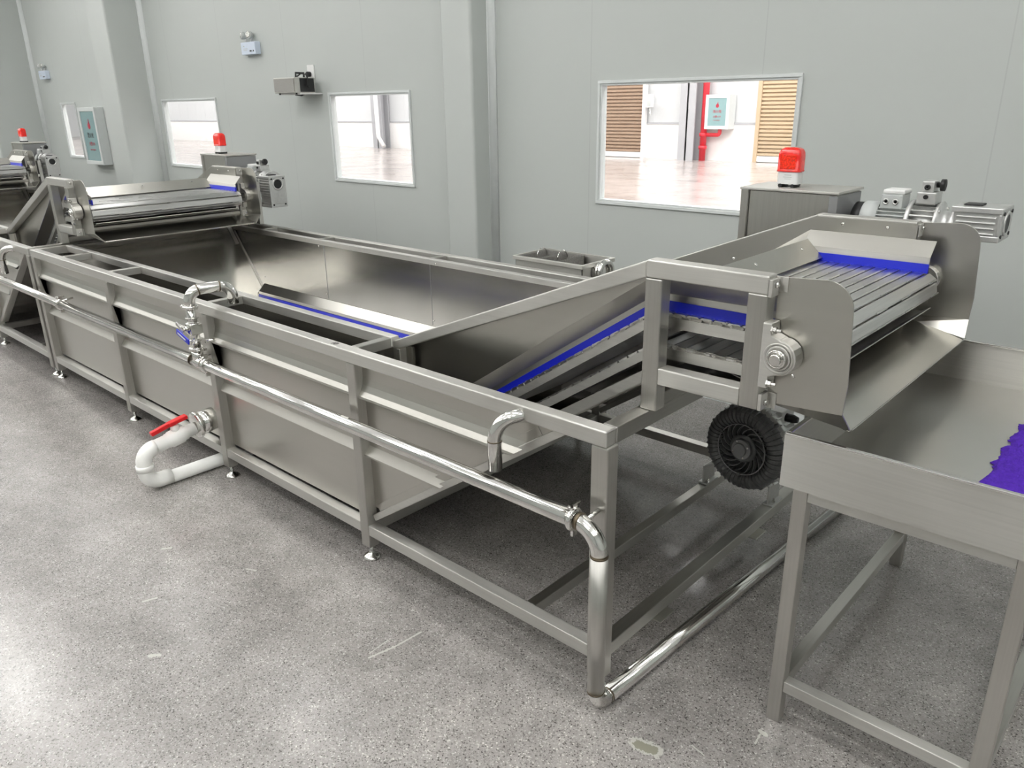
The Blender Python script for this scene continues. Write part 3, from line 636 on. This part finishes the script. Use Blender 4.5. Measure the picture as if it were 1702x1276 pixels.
def make_drive(tall, lab):
    Yc, Zc = 1.655, 1.30
    r = empty('gear_motor', (.25, Yc, 1.1), lab, 'gear motor')
    X = Vector((1, 0, 0))
    MB().lathe((.012, Yc, Zc), X, [(.05, 0), (.070, .010), (.070, .05)], 36).build('fan_grille', BLACK, r)
    MB().lathe((.055, Yc, Zc), X, [(.073, 0), (.076, .004), (.076, .063)], 36).build('fan_cowl', GREYPAINT, r)
    m = MB().lathe((.118, Yc, Zc), X, [(.060, 0), (.060, .105)], 36)
    for k in range(28):
        a = k*2*PI/28
        if 1.1 < a < 2.05: continue
        d = Vector((0, math.cos(a), math.sin(a))); m.bar(Vector((.118, Yc, Zc))+d*.066, Vector((.223, Yc, Zc))+d*.066, .003, .018, d)
    m.build('motor_body', GREYPAINT, r)
    tb = MB().box(.125, .205, Yc-.055, Yc+.035, Zc+.055, Zc+.11).build('terminal_box', GREYPAINT, r, .004)
    MB().box(.128, .208, Yc-.05, Yc+.04, Zc+.11, Zc+.128).build('terminal_cover', WHITE, r, .006)
    for q in (.145, .180): MB().lathe((q, Yc-.055, Zc+.083), (0, -1, 0), [(.011, 0), (.011, .004), (.007, .004), (.006, 0)], 16).build('cable_entry', ALU, r)
    MB().lathe((.223, Yc, Zc), X, [(.085, 0), (.092, .004), (.092, .014), (.085, .018)], 40).build('flange', ALU, r)
    m = MB().lathe((.24, Yc, Zc), X, [(.064, 0), (.064, .085)], 36)
    for k in range(24):
        a = k*2*PI/24; d = Vector((0, math.cos(a), math.sin(a))); m.bar(Vector((.24, Yc, Zc))+d*.072, Vector((.325, Yc, Zc))+d*.072, .004, .022, d)
    m.build('variator_body', ALU, r)
    MB().box(.25, .318, Yc-.05, Yc+.03, Zc+.08, Zc+.125).build('control_head', ALU, r, .004); MB().box(.262, .305, Yc-.045, Yc+.02, Zc+.125, Zc+.165).build('control_head', ALU, r, .004)
    MB().lathe((.283, Yc-.045, Zc+.143), (0, -1, 0), [(.010, 0), (.010, .008), (.004, .008), (.004, .002)], 20).build('sight_glass', BLACK, r)
    MB().lathe((.283, Yc-.05, Zc+.108), (0, -1, 0), [(.008, 0), (.008, .008)], 16).build('plug_screw', BLACK, r)
    MB().lathe((.305, Yc-.01, Zc+.150), X, [(.010, 0), (.010, .012), (.022, .014), (.022, .028), (.01, .03)], 16).build('handwheel', BLACK, r)
    MB().lathe((.323, Yc, Zc), X, [(.085, 0), (.090, .004), (.090, .012), (.060, .018), (.052, .045), (.078, .055), (.082, .062), (.082, .072)], 40).build('bell_housing', ALU, r)
    for k in range(4):
        a = PI/4+k*PI/2; MB().lathe((.319, Yc+.082*math.cos(a), Zc+.082*math.sin(a)), X, [(.007, 0), (.007, .022)], 6, False).build('bolt', POL, r)
    # worm gearbox around the drive shaft
    gx0, gx1, gy0, gy1, gz0, gz1 = (.35, .515, 1.55, 1.69, 1.125, 1.355) if tall else (.385, .552, 1.56, 1.72, 1.268, 1.388)
    g = MB().box(gx0+.01, gx1-.01, gy0+.012, gy1-.012, gz0+.01, gz1-.01)
    z_ = gz0+.025
    while z_ < gz1-.02: g.box(gx0+.02, gx1-.02, gy0+.002, gy1-.002, z_, z_+.006); z_ += .019
    gb = g.build('gearbox_body', ALU, r, .003)
    for a, b, c_, d_ in ((gx0, gx1, gz1-.022, gz1), (gx0, gx1, gz0, gz0+.022)): MB().box(a, b, gy0, gy1, c_, d_).build('gearbox_flange', ALU, r, .004)
    MB().box(gx1-.012, gx1, gy0, gy1, gz0+.022, gz1-.022).build('gearbox_cover', ALU, r, .003)
    MB().lathe((gx1-.002, (gy0+gy1)/2, gz1-.06), X, [(.045, 0), (.045, .006), (.034, .006), (.034, .002)], 32).build('seal_ring', ALU, r)
    MB().lathe((gx1-.001, (gy0+gy1)/2, gz1-.06), X, [(.032, 0), (.032, .004)], 28).build('shaft_bore', BLACK, r)
    for yy in (gy0+.02, gy1-.02):
        for zz in (gz0+.02, gz1-.02): MB().lathe((gx1, yy, zz), X, [(.007, -.002), (.007, .003)], 10).build('bolt_hole', BLACK, r)
    MB().box(gx0+.03, gx0+.09, 1.6, 1.66, gz1, gz1+.006).build('breather_plate', BLACK, r, .002)
    MB().tube([(.375, Y2, 1.142), (.375, 1.58, 1.142)], .016, 16).build('output_shaft', POL, r)
    MB().box(.20, .40, 1.50, 1.535, 1.0, 1.31).build('motor_plate', SX, r, .002)
    return r
drive = make_drive(False, 'nearest grey gear motor with finned variator behind the conveyor head')
drive_tall = make_drive(True, 'middle gear motor, to the right of the middle beacon'); drive_tall.location.x += -4.74; drive_tall.location.z -= .08

for o_, g_ in ((tank, 'washing tanks butted end to end'), (conv, 'slat conveyors on the washing tanks'), (cab, 'control cabinets behind the conveyors'), (beacon, 'red warning beacons on the cabinets'), (drive, 'gear motors behind the conveyors'), (drive_tall, 'gear motors behind the conveyors')): o_['group'] = g_
# copies: middle and leftmost machines
OFF = -4.74
for k, (wd, dz) in enumerate((('middle', -.07), ('leftmost', -.07))):
    dx = OFF*(k+1)
    dup(tank, dx, label={'middle': 'second washing tank, butted against the far end of the nearest tank', 'leftmost': 'leftmost washing tank, just entering the picture at its left edge'}[wd])
    dup(conv, dx, label={'middle': 'middle slat conveyor tipping into the far end of the nearest tank', 'leftmost': 'leftmost slat conveyor, cut off by the left edge of the picture'}[wd])
    dup(cab, dx, label={'middle': 'middle control cabinet, in front of the second wall window from the left', 'leftmost': 'leftmost control cabinet, left of the narrow window'}[wd])
    dup(beacon, dx, label={'middle': 'middle red warning beacon, in front of a wall window', 'leftmost': 'leftmost and smallest red warning beacon'}[wd])
    if k: dup(drive_tall, OFF, label='leftmost gear motor beside the smallest beacon')

# ------------------------------------------------------------------ air blower under the conveyor head
def make_blower():
    C = Vector((-.134, 1.20, .405)); ax = Vector((-.10, -1, .04)).normalized()
    r = empty('air_blower', (C.x, C.y, ZB), 'black ribbed side-channel air blower with grey body on the lower frame', 'air blower')
    u, w_ = basis(ax)
    def ring(name, R0, rm, mat, off, n=384, m_=18, amp=.0, nr=48, par=r, flat=1.0):
        vs_ = []; fs = []
        for i in range(n):
            a = 2*PI*i/n; ph = (i*nr/n) % 1; rg = (amp if ph < .2 else 0)
            dirv = u*math.cos(a)+w_*math.sin(a)
            for j in range(m_):
                b = 2*PI*j/m_; q = rm+rg
                vs_.append(C+ax*off+dirv*(R0+q*math.cos(b))+ax*q*math.sin(b)*flat)
        for i in range(n):
            for j in range(m_): fs.append((i*m_+j, i*m_+(j+1) % m_, ((i+1) % n)*m_+(j+1) % m_, ((i+1) % n)*m_+j))
        return MB().add(vs_, fs, False).build(name, mat, par)
    ring('ribbed_volute', .140, .034, DARK, .02, amp=.0045)
    MB().lathe(C, ax, [(.172, -.05), (.178, -.045), (.178, -.005), (.170, 0), (.165, .012)], 64).build('volute_back', ALU, r)
    m = MB()
    for k in range(40):
        a = k*2*PI/40; d = u*math.cos(a)+w_*math.sin(a)
        m.bar(C+d*.182-ax*.048, C+d*.182-ax*.01, .004, .010, d)
    m.build('rim_fins', ALU, r)
    MB().lathe(C, ax, [(.112, .0), (.112, .022)], 64).build('fan_base', BLACK, r)
    fan = MB()
    for k in range(17):
        a0 = k*2*PI/17; prev = None
        for j in range(7):
            t = j/6; rad = .046+.066*t; a = a0-.75*t**1.3; d = u*math.cos(a)+w_*math.sin(a); h = .026+.018*math.sin(t*PI*.8)
            cur = (C+d*rad+ax*.020, C+d*rad+ax*h)
            if prev:
                dd = (cur[0]-prev[0]).normalized().cross(ax)*.0012
                vs_ = [prev[0]-dd, cur[0]-dd, cur[1]-dd, prev[1]-dd, prev[0]+dd, cur[0]+dd, cur[1]+dd, prev[1]+dd]
                fan.add(vs_, [(0, 1, 2, 3), (7, 6, 5, 4), (3, 2, 6, 7), (0, 4, 5, 1), (0, 3, 7, 4), (1, 5, 6, 2)])
            prev = cur
    fan.build('fan_blades', DARK2, r)
    ring('cover_ring', .108, .0025, DARK2, .050, n=96, m_=8, nr=1)
    MB().lathe(C, ax, [(.060, .018), (.060, .036), (.052, .040)], 40).build('hub_ring', DARK, r)
    MB().lathe(C, ax, [(.044, .036), (.044, .052), (.041, .055)], 40).lathe(C, ax, [(.028, .05), (.028, .062), (.026, .064)], 32).build('hub_cap', DARK2, r)
    for k in range(4):
        a = .5+k*PI/2; d = u*math.cos(a)+w_*math.sin(a); MB().lathe(C+d*.036+ax*.055, ax, [(.004, 0), (.004, .003)], 10).build('screw', POL, r)
    for k in range(3):
        a = .55+k*2*PI/3; d = u*math.cos(a)+w_*math.sin(a); MB().lathe(C+d*.108+ax*.048, ax, [(.007, 0), (.007, .008), (.004, .008), (.004, .004)], 16).build('screw_boss', DARK, r)
    for k in range(10):
        a = .2+k*2*PI/10; d = u*math.cos(a)+w_*math.sin(a); MB().lathe(C+d*.178+ax*.0, ax, [(.008, 0), (.008, .014), (.004, .014), (.004, .02)], 10).build('clamp_bolt', DARK, r)
    mo = MB().lathe(C-ax*.05, -ax, [(.085, 0), (.085, .20), (.07, .21)], 40)
    for k in range(30):
        a = k*2*PI/30; d = u*math.cos(a)+w_*math.sin(a); mo.bar(C+d*.092-ax*.055, C+d*.092-ax*.22, .004, .02, d)
    mo.build('motor_body', ALU, r)
    MB().box(C.x-.01, C.x+.10, C.y+.08, C.y+.2, C.z+.085, C.z+.15).build('terminal_box', WHITE, r, .005)
    MB().lathe((C.x+.10, C.y+.12, C.z+.12), (1, 0, 0), [(.018, 0), (.018, .03), (.012, .05)], 16).build('cable_gland', BLACK, r)
    # silencers at the back and feet
    for s in (-1, 1): MB().tube([(C.x+s*.06, C.y+.06, C.z-.13), (C.x+s*.06, C.y+.20, C.z-.15)], .034, 20).build('silencer', ALU, r)
    for xx in (-.325, -.024):
        ft = MB(); ft.box(xx-.022, xx+.022, C.y+.0, C.y+.10, ZB, ZB+.008); ft.box(xx-.004, xx+.004, C.y+.0, C.y+.10, ZB+.008, ZB+.09)
        ft.bar((xx, C.y+.05, ZB+.085), (C.x+(xx-C.x)*.45, C.y+.05, C.z-.09), .09, .008, (0, 0, 1)); ft.build('mounting_foot', ALU, r, .002)
        MB().lathe((xx+.012, C.y+.03, ZB+.008), (0, 0, 1), [(.007, 0), (.007, .008), (.004, .008), (.004, .02)], 6, False).build('bolt', POL, r)
    return r
make_blower()

# ------------------------------------------------------------------ water pipe along the machines
PY, PZ, PR = -.07, .640, .0255
def clamp(c, d, parent, R=.036, nutdir=(0, 0, 1)):
    c = Vector(c); d = Vector(d).normalized()
    m = MB().lathe(c-d*.009, d, [(.026, 0), (R-.003, .002), (R, .006), (R, .012), (R-.003, .016), (.026, .018)], 28)
    n = Vector(nutdir).normalized(); u = d.cross(n).normalized()
    for s in (-1, 1): m.bar(c+n*s*(R-.002), c+n*s*(R+.016), .02, .009, d)
    m.tube([c+n*(R+.010)-u*.026, c+n*(R+.010)+u*.026], .0035, 8); m.lathe(c+n*(R+.010)+u*.012, u, [(.008, 0), (.008, .010)], 6, False)
    return m.build('clamp', POL, parent)
def water_pipe(x0, x1, lab, elbow):
    r = empty('water_pipe', ((x0+x1)/2, PY, PZ), lab, 'pipe')
    e0 = -.045
    if elbow:
        MB().tube([(x0, PY, PZ), (e0, PY, PZ)], PR, 32).build('pipe_run', POL, r)
        p = [Vector((e0, PY, PZ))]+arc((-.045, PY, PZ-.082), (0, 0, 1), (1, 0, 0), .082, 0, PI/2, 12)
        MB().tube(p, PR, 32).build('pipe_elbow', POL, r)
        MB().tube([(.037, PY, PZ-.082), (.037, PY, .088)], PR, 32).build('pipe_drop', SZ, r)
        q = [Vector((.037, PY, .088))]+arc((.037, PY+.058, .088), (0, -1, 0), (0, 0, -1), .058, 0, PI/2, 10)
        MB().tube(q, PR, 32).build('pipe_elbow', POL, r)
        MB().tube([(.037, PY+.058, .030), (.125, 1.66, .030)], PR, 32).build('floor_run', POL, r)
        for c, d in (((.037, PY, PZ-.084), (0, 0, 1)), ((.037, PY, .086), (0, 0, 1)), ((.038, PY+.062, .030), (0, 1, 0))):
            c = Vector(c); d = Vector(d); MB().lathe(c-d*.0025, d, [(PR+.001, 0), (PR+.001, .005)], 28).build('weld_seam', WELD, r)
        clamp((-.055, PY, PZ), (1, 0, 0), r); MB().lathe((-.040, PY, PZ), (1, 0, 0), [(PR+.0015, 0), (PR+.0015, .012)], 28).build('weld_seam', WELD, r)
        MB().tube([(-.02, PY+.02, PZ+.005), (-.02, .0, PZ+.012)], .007, 12).build('pipe_hanger', POL, r)
    else:
        MB().tube([(x0, PY, PZ), (x1, PY, PZ)], PR, 32).build('pipe_run', POL, r)
    return r
wp = water_pipe(-4.05, 0, 'polished steel water pipe along the front of the nearest tank, bending down to the floor', True)
water_pipe(-9.6, -4.05, 'polished steel water pipe along the second tank, clamped to the nearer run', False)
clamp((-4.05, PY, PZ), (1, 0, 0), wp)
MB().tube([(-4.04, PY, PZ+.02), (-4.04, -.0, PZ+.03)], .006, 10).build('pipe_hanger', POL, wp)
# riser with ball valve
VX = -2.285
vr = empty('valve_riser', (VX, PY, PZ), 'polished steel riser with ball valve and blue lever, hooking over the tank rail', 'valve')
MB().lathe((VX-.05, PY, PZ), (1, 0, 0), [(PR+.002, 0), (PR+.002, .10)], 28).tube([(VX, PY, PZ), (VX, PY, PZ+.06)], PR, 28).build('tee', POL, vr)
for d in ((VX-.055, ), (VX+.055, )): MB().lathe((d[0]-.003, PY, PZ), (1, 0, 0), [(PR+.003, 0), (PR+.003, .006)], 28).build('weld_seam', WELD, vr)
clamp((VX+.075, PY, PZ), (1, 0, 0), vr); clamp((VX, PY, PZ+.068), (0, 0, 1), vr, nutdir=(1, 0, 0))
MB().tube([(VX, PY, PZ+.06), (VX, PY, PZ+.30)], .021, 24).build('riser_pipe', POL, vr)
vb = MB().lathe((VX, PY, PZ+.105), (0, 0, 1), [(.030, 0), (.030, .006), (.022, .008), (.022, .03), (.032, .034), (.034, .06), (.032, .086), (.022, .09), (.022, .105), (.030, .107), (.030, .113)], 28)
vb.box(VX-.024, VX+.034, PY-.028, PY+.028, PZ+.142, PZ+.188); vb.build('valve_body', POL, vr, .002)
MB().lathe((VX-.004, PY-.025, PZ+.165), (0, -1, 0), [(.014, 0), (.014, .012), (.008, .012), (.008, .028)], 20).build('valve_stem', POL, vr)
MB().bar((VX-.055, PY-.052, PZ+.190), (VX+.01, PY-.052, PZ+.160), .008, .016, (0, 0, 1)).build('lever_arm', POL, vr, .001)
lv = MB().bar((VX-.045, PY-.060, PZ+.155), (VX+.065, PY-.060, PZ+.122), .008, .028, (0, 0, 1)).build('lever_sleeve', BLUE, vr, .004)
MB().bar((VX-.03, PY-.0645, PZ+.1505), (VX+.04, PY-.0645, PZ+.1295), .001, .007, (0, 0, 1)).build('lever_marking', WHITE, lv)
clamp((VX, PY, PZ+.265), (0, 0, 1), vr, nutdir=(-1, 0, 0))
hp = [Vector((VX, PY, PZ+.275)), Vector((VX, PY, .925))]
e1 = arc((VX+.016, PY+.055, .925), (-.25, -.97, 0), (0, 0, 1), .058, 0, PI/2, 10)
hp = [Vector((VX, PY, PZ+.275))]+e1+[Vector((VX+.035, PY+.13, .984))]
dirv = Vector((.25, .97, 0)).normalized(); c2 = hp[-1]-Vector((0, 0, .058))
hp += [c2+Vector((0, 0, 1))*.058*math.cos(a)+dirv*.058*math.sin(a) for a in [k*PI/16 for k in range(1, 9)]]+[c2+dirv*.058-Vector((0, 0, .03))]
MB().tube(hp, .0255, 28).build('gooseneck', POL, vr)
for i in (9, 12): MB().tube([hp[i], hp[i]+(hp[i+1]-hp[i]).normalized()*.006], .0262, 28).build('weld_seam', WELD, vr)
MB().tube([(VX+.03, PY+.03, PZ+.10), (VX+.06, 0.0, PZ+.105)], .008, 12).build('pipe_hanger', POL, vr)
# drain pipe
DX = -2.475
dn = empty('drain_pipe', (DX, -.1, 0), 'white PVC drain loop with red lever valve at the foot of the tank', 'drain pipe')
MB().tube([(DX, .06, .272), (DX, -.045, .262)], .058, 32).build('steel_stub', POL, dn)
MB().lathe((DX, -.045, .262), (0, -1, -.03), [(.064, -.012), (.069, -.006), (.069, .006), (.062, .012), (.034, .014)], 32).build('stub_clamp', POL, dn)
MB().tube([(DX-.035, -.052, .312), (DX+.03, -.052, .322)], .006, 10).build('clamp_screw', POL, dn)
a = Vector((DX, -.06, .248)); b = Vector((DX, -.335+.07, .215))
MB().tube([a, a.lerp(b, .22), a.lerp(b, .23), a.lerp(b, .30), a.lerp(b, .34), a.lerp(b, .62), a.lerp(b, .66), a.lerp(b, .70), a.lerp(b, .71), b], [.031, .031, .036, .037, .042, .042, .037, .037, .034, .034], 28).build('valve_body', PVC, dn)
MB().lathe(a.lerp(b, .47)+Vector((0, 0, .03)), (0, 0, 1), [(.022, 0), (.020, .028), (.014, .034)], 20).build('valve_stem', PVC, dn)
lever = MB().bar(a.lerp(b, .15)+Vector((0, 0, .080)), a.lerp(b, .62)+Vector((0, 0, .078)), .036, .020, (0, 0, 1)); lever.bar(a.lerp(b, .6)+Vector((0, 0, .078)), a.lerp(b, 1.05)+Vector((0, 0, .070)), .024, .022, (0, 0, 1)); lever.build('red_lever', RED, dn, .004)
p = [b]+[Vector((DX, b.y-.065*math.sin(t), b.z-.065+.065*math.cos(t))) for t in [k*PI/16 for k in range(1, 9)]]+[Vector((DX, b.y-.065, .12))]
MB().tube(p, .037, 28).build('upper_elbow', PVC, dn)
p = [Vector((DX, b.y-.065, .125))]+[Vector((DX, b.y-.065+.065*(1-math.cos(t)), .105-.063*math.sin(t))) for t in [k*PI/16 for k in range(0, 9)]]+[Vector((DX, b.y+.05, .042))]
MB().tube(p, .038, 28).build('lower_elbow', PVC, dn)
MB().tube([(DX, b.y+.03, .036), (DX, .75, .036)], .033, 28).build('floor_run', PVC, dn)
MB().lathe((DX, b.y-.065, .112), (0, 0, 1), [(.041, 0), (.041, .03)], 28).build('coupling', PVC, dn)

# ------------------------------------------------------------------ filter box behind the far rail
fb = empty('filter_box', (-1.6, 1.8, 0), 'open steel filter box with wire-handled baskets behind the far tank rail', 'filter box')
fx0, fx1, fy0, fy1, fz = -1.85, -1.37, 1.67, 1.94, .94
m = MB()
m.box(fx0, fx1, fy0, fy0+.004, .62, fz); m.box(fx0, fx1, fy1-.004, fy1, .62, fz); m.box(fx0, fx0+.004, fy0, fy1, .62, fz); m.box(fx1-.004, fx1, fy0, fy1, .62, fz); m.box(fx0, fx1, fy0, fy1, .62, .625)
m.build('box_body', SX, fb)
m = MB(); e = .014
m.box(fx0-e, fx1+e, fy0-e, fy0+.002, fz-.022, fz); m.box(fx0-e, fx1+e, fy1-.002, fy1+e, fz-.022, fz); m.box(fx0-e, fx0+.002, fy0, fy1, fz-.022, fz); m.box(fx1-.002, fx1+e, fy0, fy1, fz-.022, fz); m.build('rim', SX, fb, .002)
MESH = simple('wire_mesh', (.42, .41, .39), .5, .8, noise=.45, nscale=150)
for a_, b_ in ((fx0+.02, fx0+.15), (fx0+.17, fx0+.30)):
    bk = MB(); bk.box(a_, a_+.003, fy0+.015, fy1-.015, .78, fz-.004); bk.box(b_-.003, b_, fy0+.015, fy1-.015, .78, fz-.004); bk.box(a_, b_, fy0+.015, fy0+.018, .78, fz-.004); bk.box(a_, b_, fy1-.018, fy1-.015, .78, fz-.004); bk.box(a_, b_, fy0+.015, fy1-.015, .78, .783)
    o = bk.build('strainer_basket', MESH, fb); MB().tube([tuple(q) for q in arc(((a_+b_)/2, (fy0+fy1)/2, fz-.012), (0, 1, 0), (0, 0, 1), .045, 0, PI, 12)], .003, 8).build('wire_handle', POL, o)
MB().tube([(fx1, 1.80, .885), (fx1+.05, 1.80, .885)], .055, 32).build('outlet_stub', POL, fb)
ring_ = MB(); ring_.tube([tuple(q) for q in arc((fx1+.06, 1.80, .885), (0, 1, 0), (0, 0, 1), .058, 0, 2*PI, 32)], .016, 14, cap=False); ring_.build('outlet_flange', POL, fb)
for xx in (fx0+.02, fx1-.02):
    for yy in (fy0+.02, fy1-.02): MB().box(xx-.018, xx+.018, yy-.018, yy+.018, 0, .62).build('leg', SZ, fb, .003)

# ------------------------------------------------------------------ reject table in front
tb = empty('sorting_table', (.7, .85, 0), 'stainless tray table under the conveyor chute at the right edge', 'table')
TX0, TX1, TY0, TY1, TZ0, TZ1 = .402, 1.06, .235, 1.45, .785, .932
m = MB(); t = .003
m.box(TX0, TX1, TY0, TY0+t, TZ0, TZ1).build('tray_side', SX, tb)
MB().box(TX0, TX0+t, TY0+t, TY1-t, TZ0, TZ1).build('tray_side', SY, tb); MB().box(TX1-t, TX1, TY0+t, TY1-t, TZ0, TZ1).build('tray_side', SY, tb)
MB().box(TX0, TX1, TY1-t, TY1, TZ0, TZ1+.0).build('tray_side', SX, tb)
MB().box(TX0+t, TX1-t, TY0+t, TY1-t, TZ0, TZ0+.004).build('tray_bottom', steel('tray_bottom_steel', col=(.64, .63, .60), r0=.29, r1=.34, stretch=(3, 1, 1), streak=.03, bump=0, cloud=.5), tb)
m = MB(); e = .012
for y in (TY0, TY1-e): m.box(TX0, TX1, y-.001, y+e, TZ1-.001, TZ1+.006)
for x in (TX0, TX1-e): m.box(x-.001, x+e, TY0+e, TY1-e, TZ1-.001, TZ1+.006)
m.build('tray_rim', POL, tb, .0025, 3)
FX0, FX1, FY0, FY1 = .430, .995, .262, 1.405; q = .04
for x in (FX0, FX1-q):
    for y in (FY0, FY1-q): MB().box(x, x+q, y, y+q, 0, TZ0).build('leg', SZ, tb, .003)
    MB().box(x+.002, x+q-.002, FY0+q, FY1-q, TZ0-.042, TZ0).build('apron_rail', SY, tb, .002)
    MB().box(x+.002, x+q-.002, FY0+q, FY1-q, .115, .151).build('stretcher', SY, tb, .002)
for y in (FY0, FY1-q):
    MB().box(FX0+q, FX1-q, y+.002, y+q-.002, TZ0-.042, TZ0).build('apron_rail', SX, tb, .002)
MB().box(FX0+q, FX1-q, FY0+.002, FY0+q-.002, .115, .151).build('stretcher', SX, tb, .002)
# purple fluffy cloth in the tray
def cloth():
    bm = bmesh.new(); nx, ny = 110, 150; x0, x1, y0, y1 = .80, 1.04, .44, 1.10
    vs_ = [[None]*(ny+1) for _ in range(nx+1)]
    from mathutils import noise
    for i in range(nx+1):
        for j in range(ny+1):
            u = i/nx; v_ = j/ny; x = x0+(x1-x0)*u; y = y0+(y1-y0)*v_
            ed = min(u, v_, 1-u, 1-v_)
            n1 = noise.noise(Vector((x*22, y*22, 0))); n2 = noise.noise(Vector((x*90, y*90, 3))); n3 = noise.noise(Vector((x*260, y*260, 5)))
            jag = noise.noise(Vector((y*70, 2, 1)))*.012*max(0, 1-u*8)
            z = TZ0+.006+min(1, ed*14)*(.016+.009*n1+.006*n2+.004*n3)
            vs_[i][j] = bm.verts.new((x+jag-.02*n1*max(0, 1-u*5), y+.006*n2, z))
    for i in range(nx):
        for j in range(ny): bm.faces.new((vs_[i][j], vs_[i+1][j], vs_[i+1][j+1], vs_[i][j+1]))
    me = bpy.data.meshes.new('plush_cloth'); 
    for v_ in bm.verts: v_.co -= Vector((.92, .77, TZ0))
    bmesh.ops.recalc_face_normals(bm, faces=bm.faces); bm.to_mesh(me); bm.free()
    for p_ in me.polygons: p_.use_smooth = True
    me.materials.append(simple('purple_plush', (.075, .022, .36), .9, 0, .2, noise=.35, nscale=90))
    o = bpy.data.objects.new('plush_cloth', me); COL.objects.link(o); o.location = (.92, .77, TZ0)
    s_ = o.modifiers.new('solid', 'SOLIDIFY'); s_.thickness = .006; s_.offset = -1
    return tag(o, 'purple fluffy cloth lying in the tray of the table at the right edge', 'cloth')
cloth()
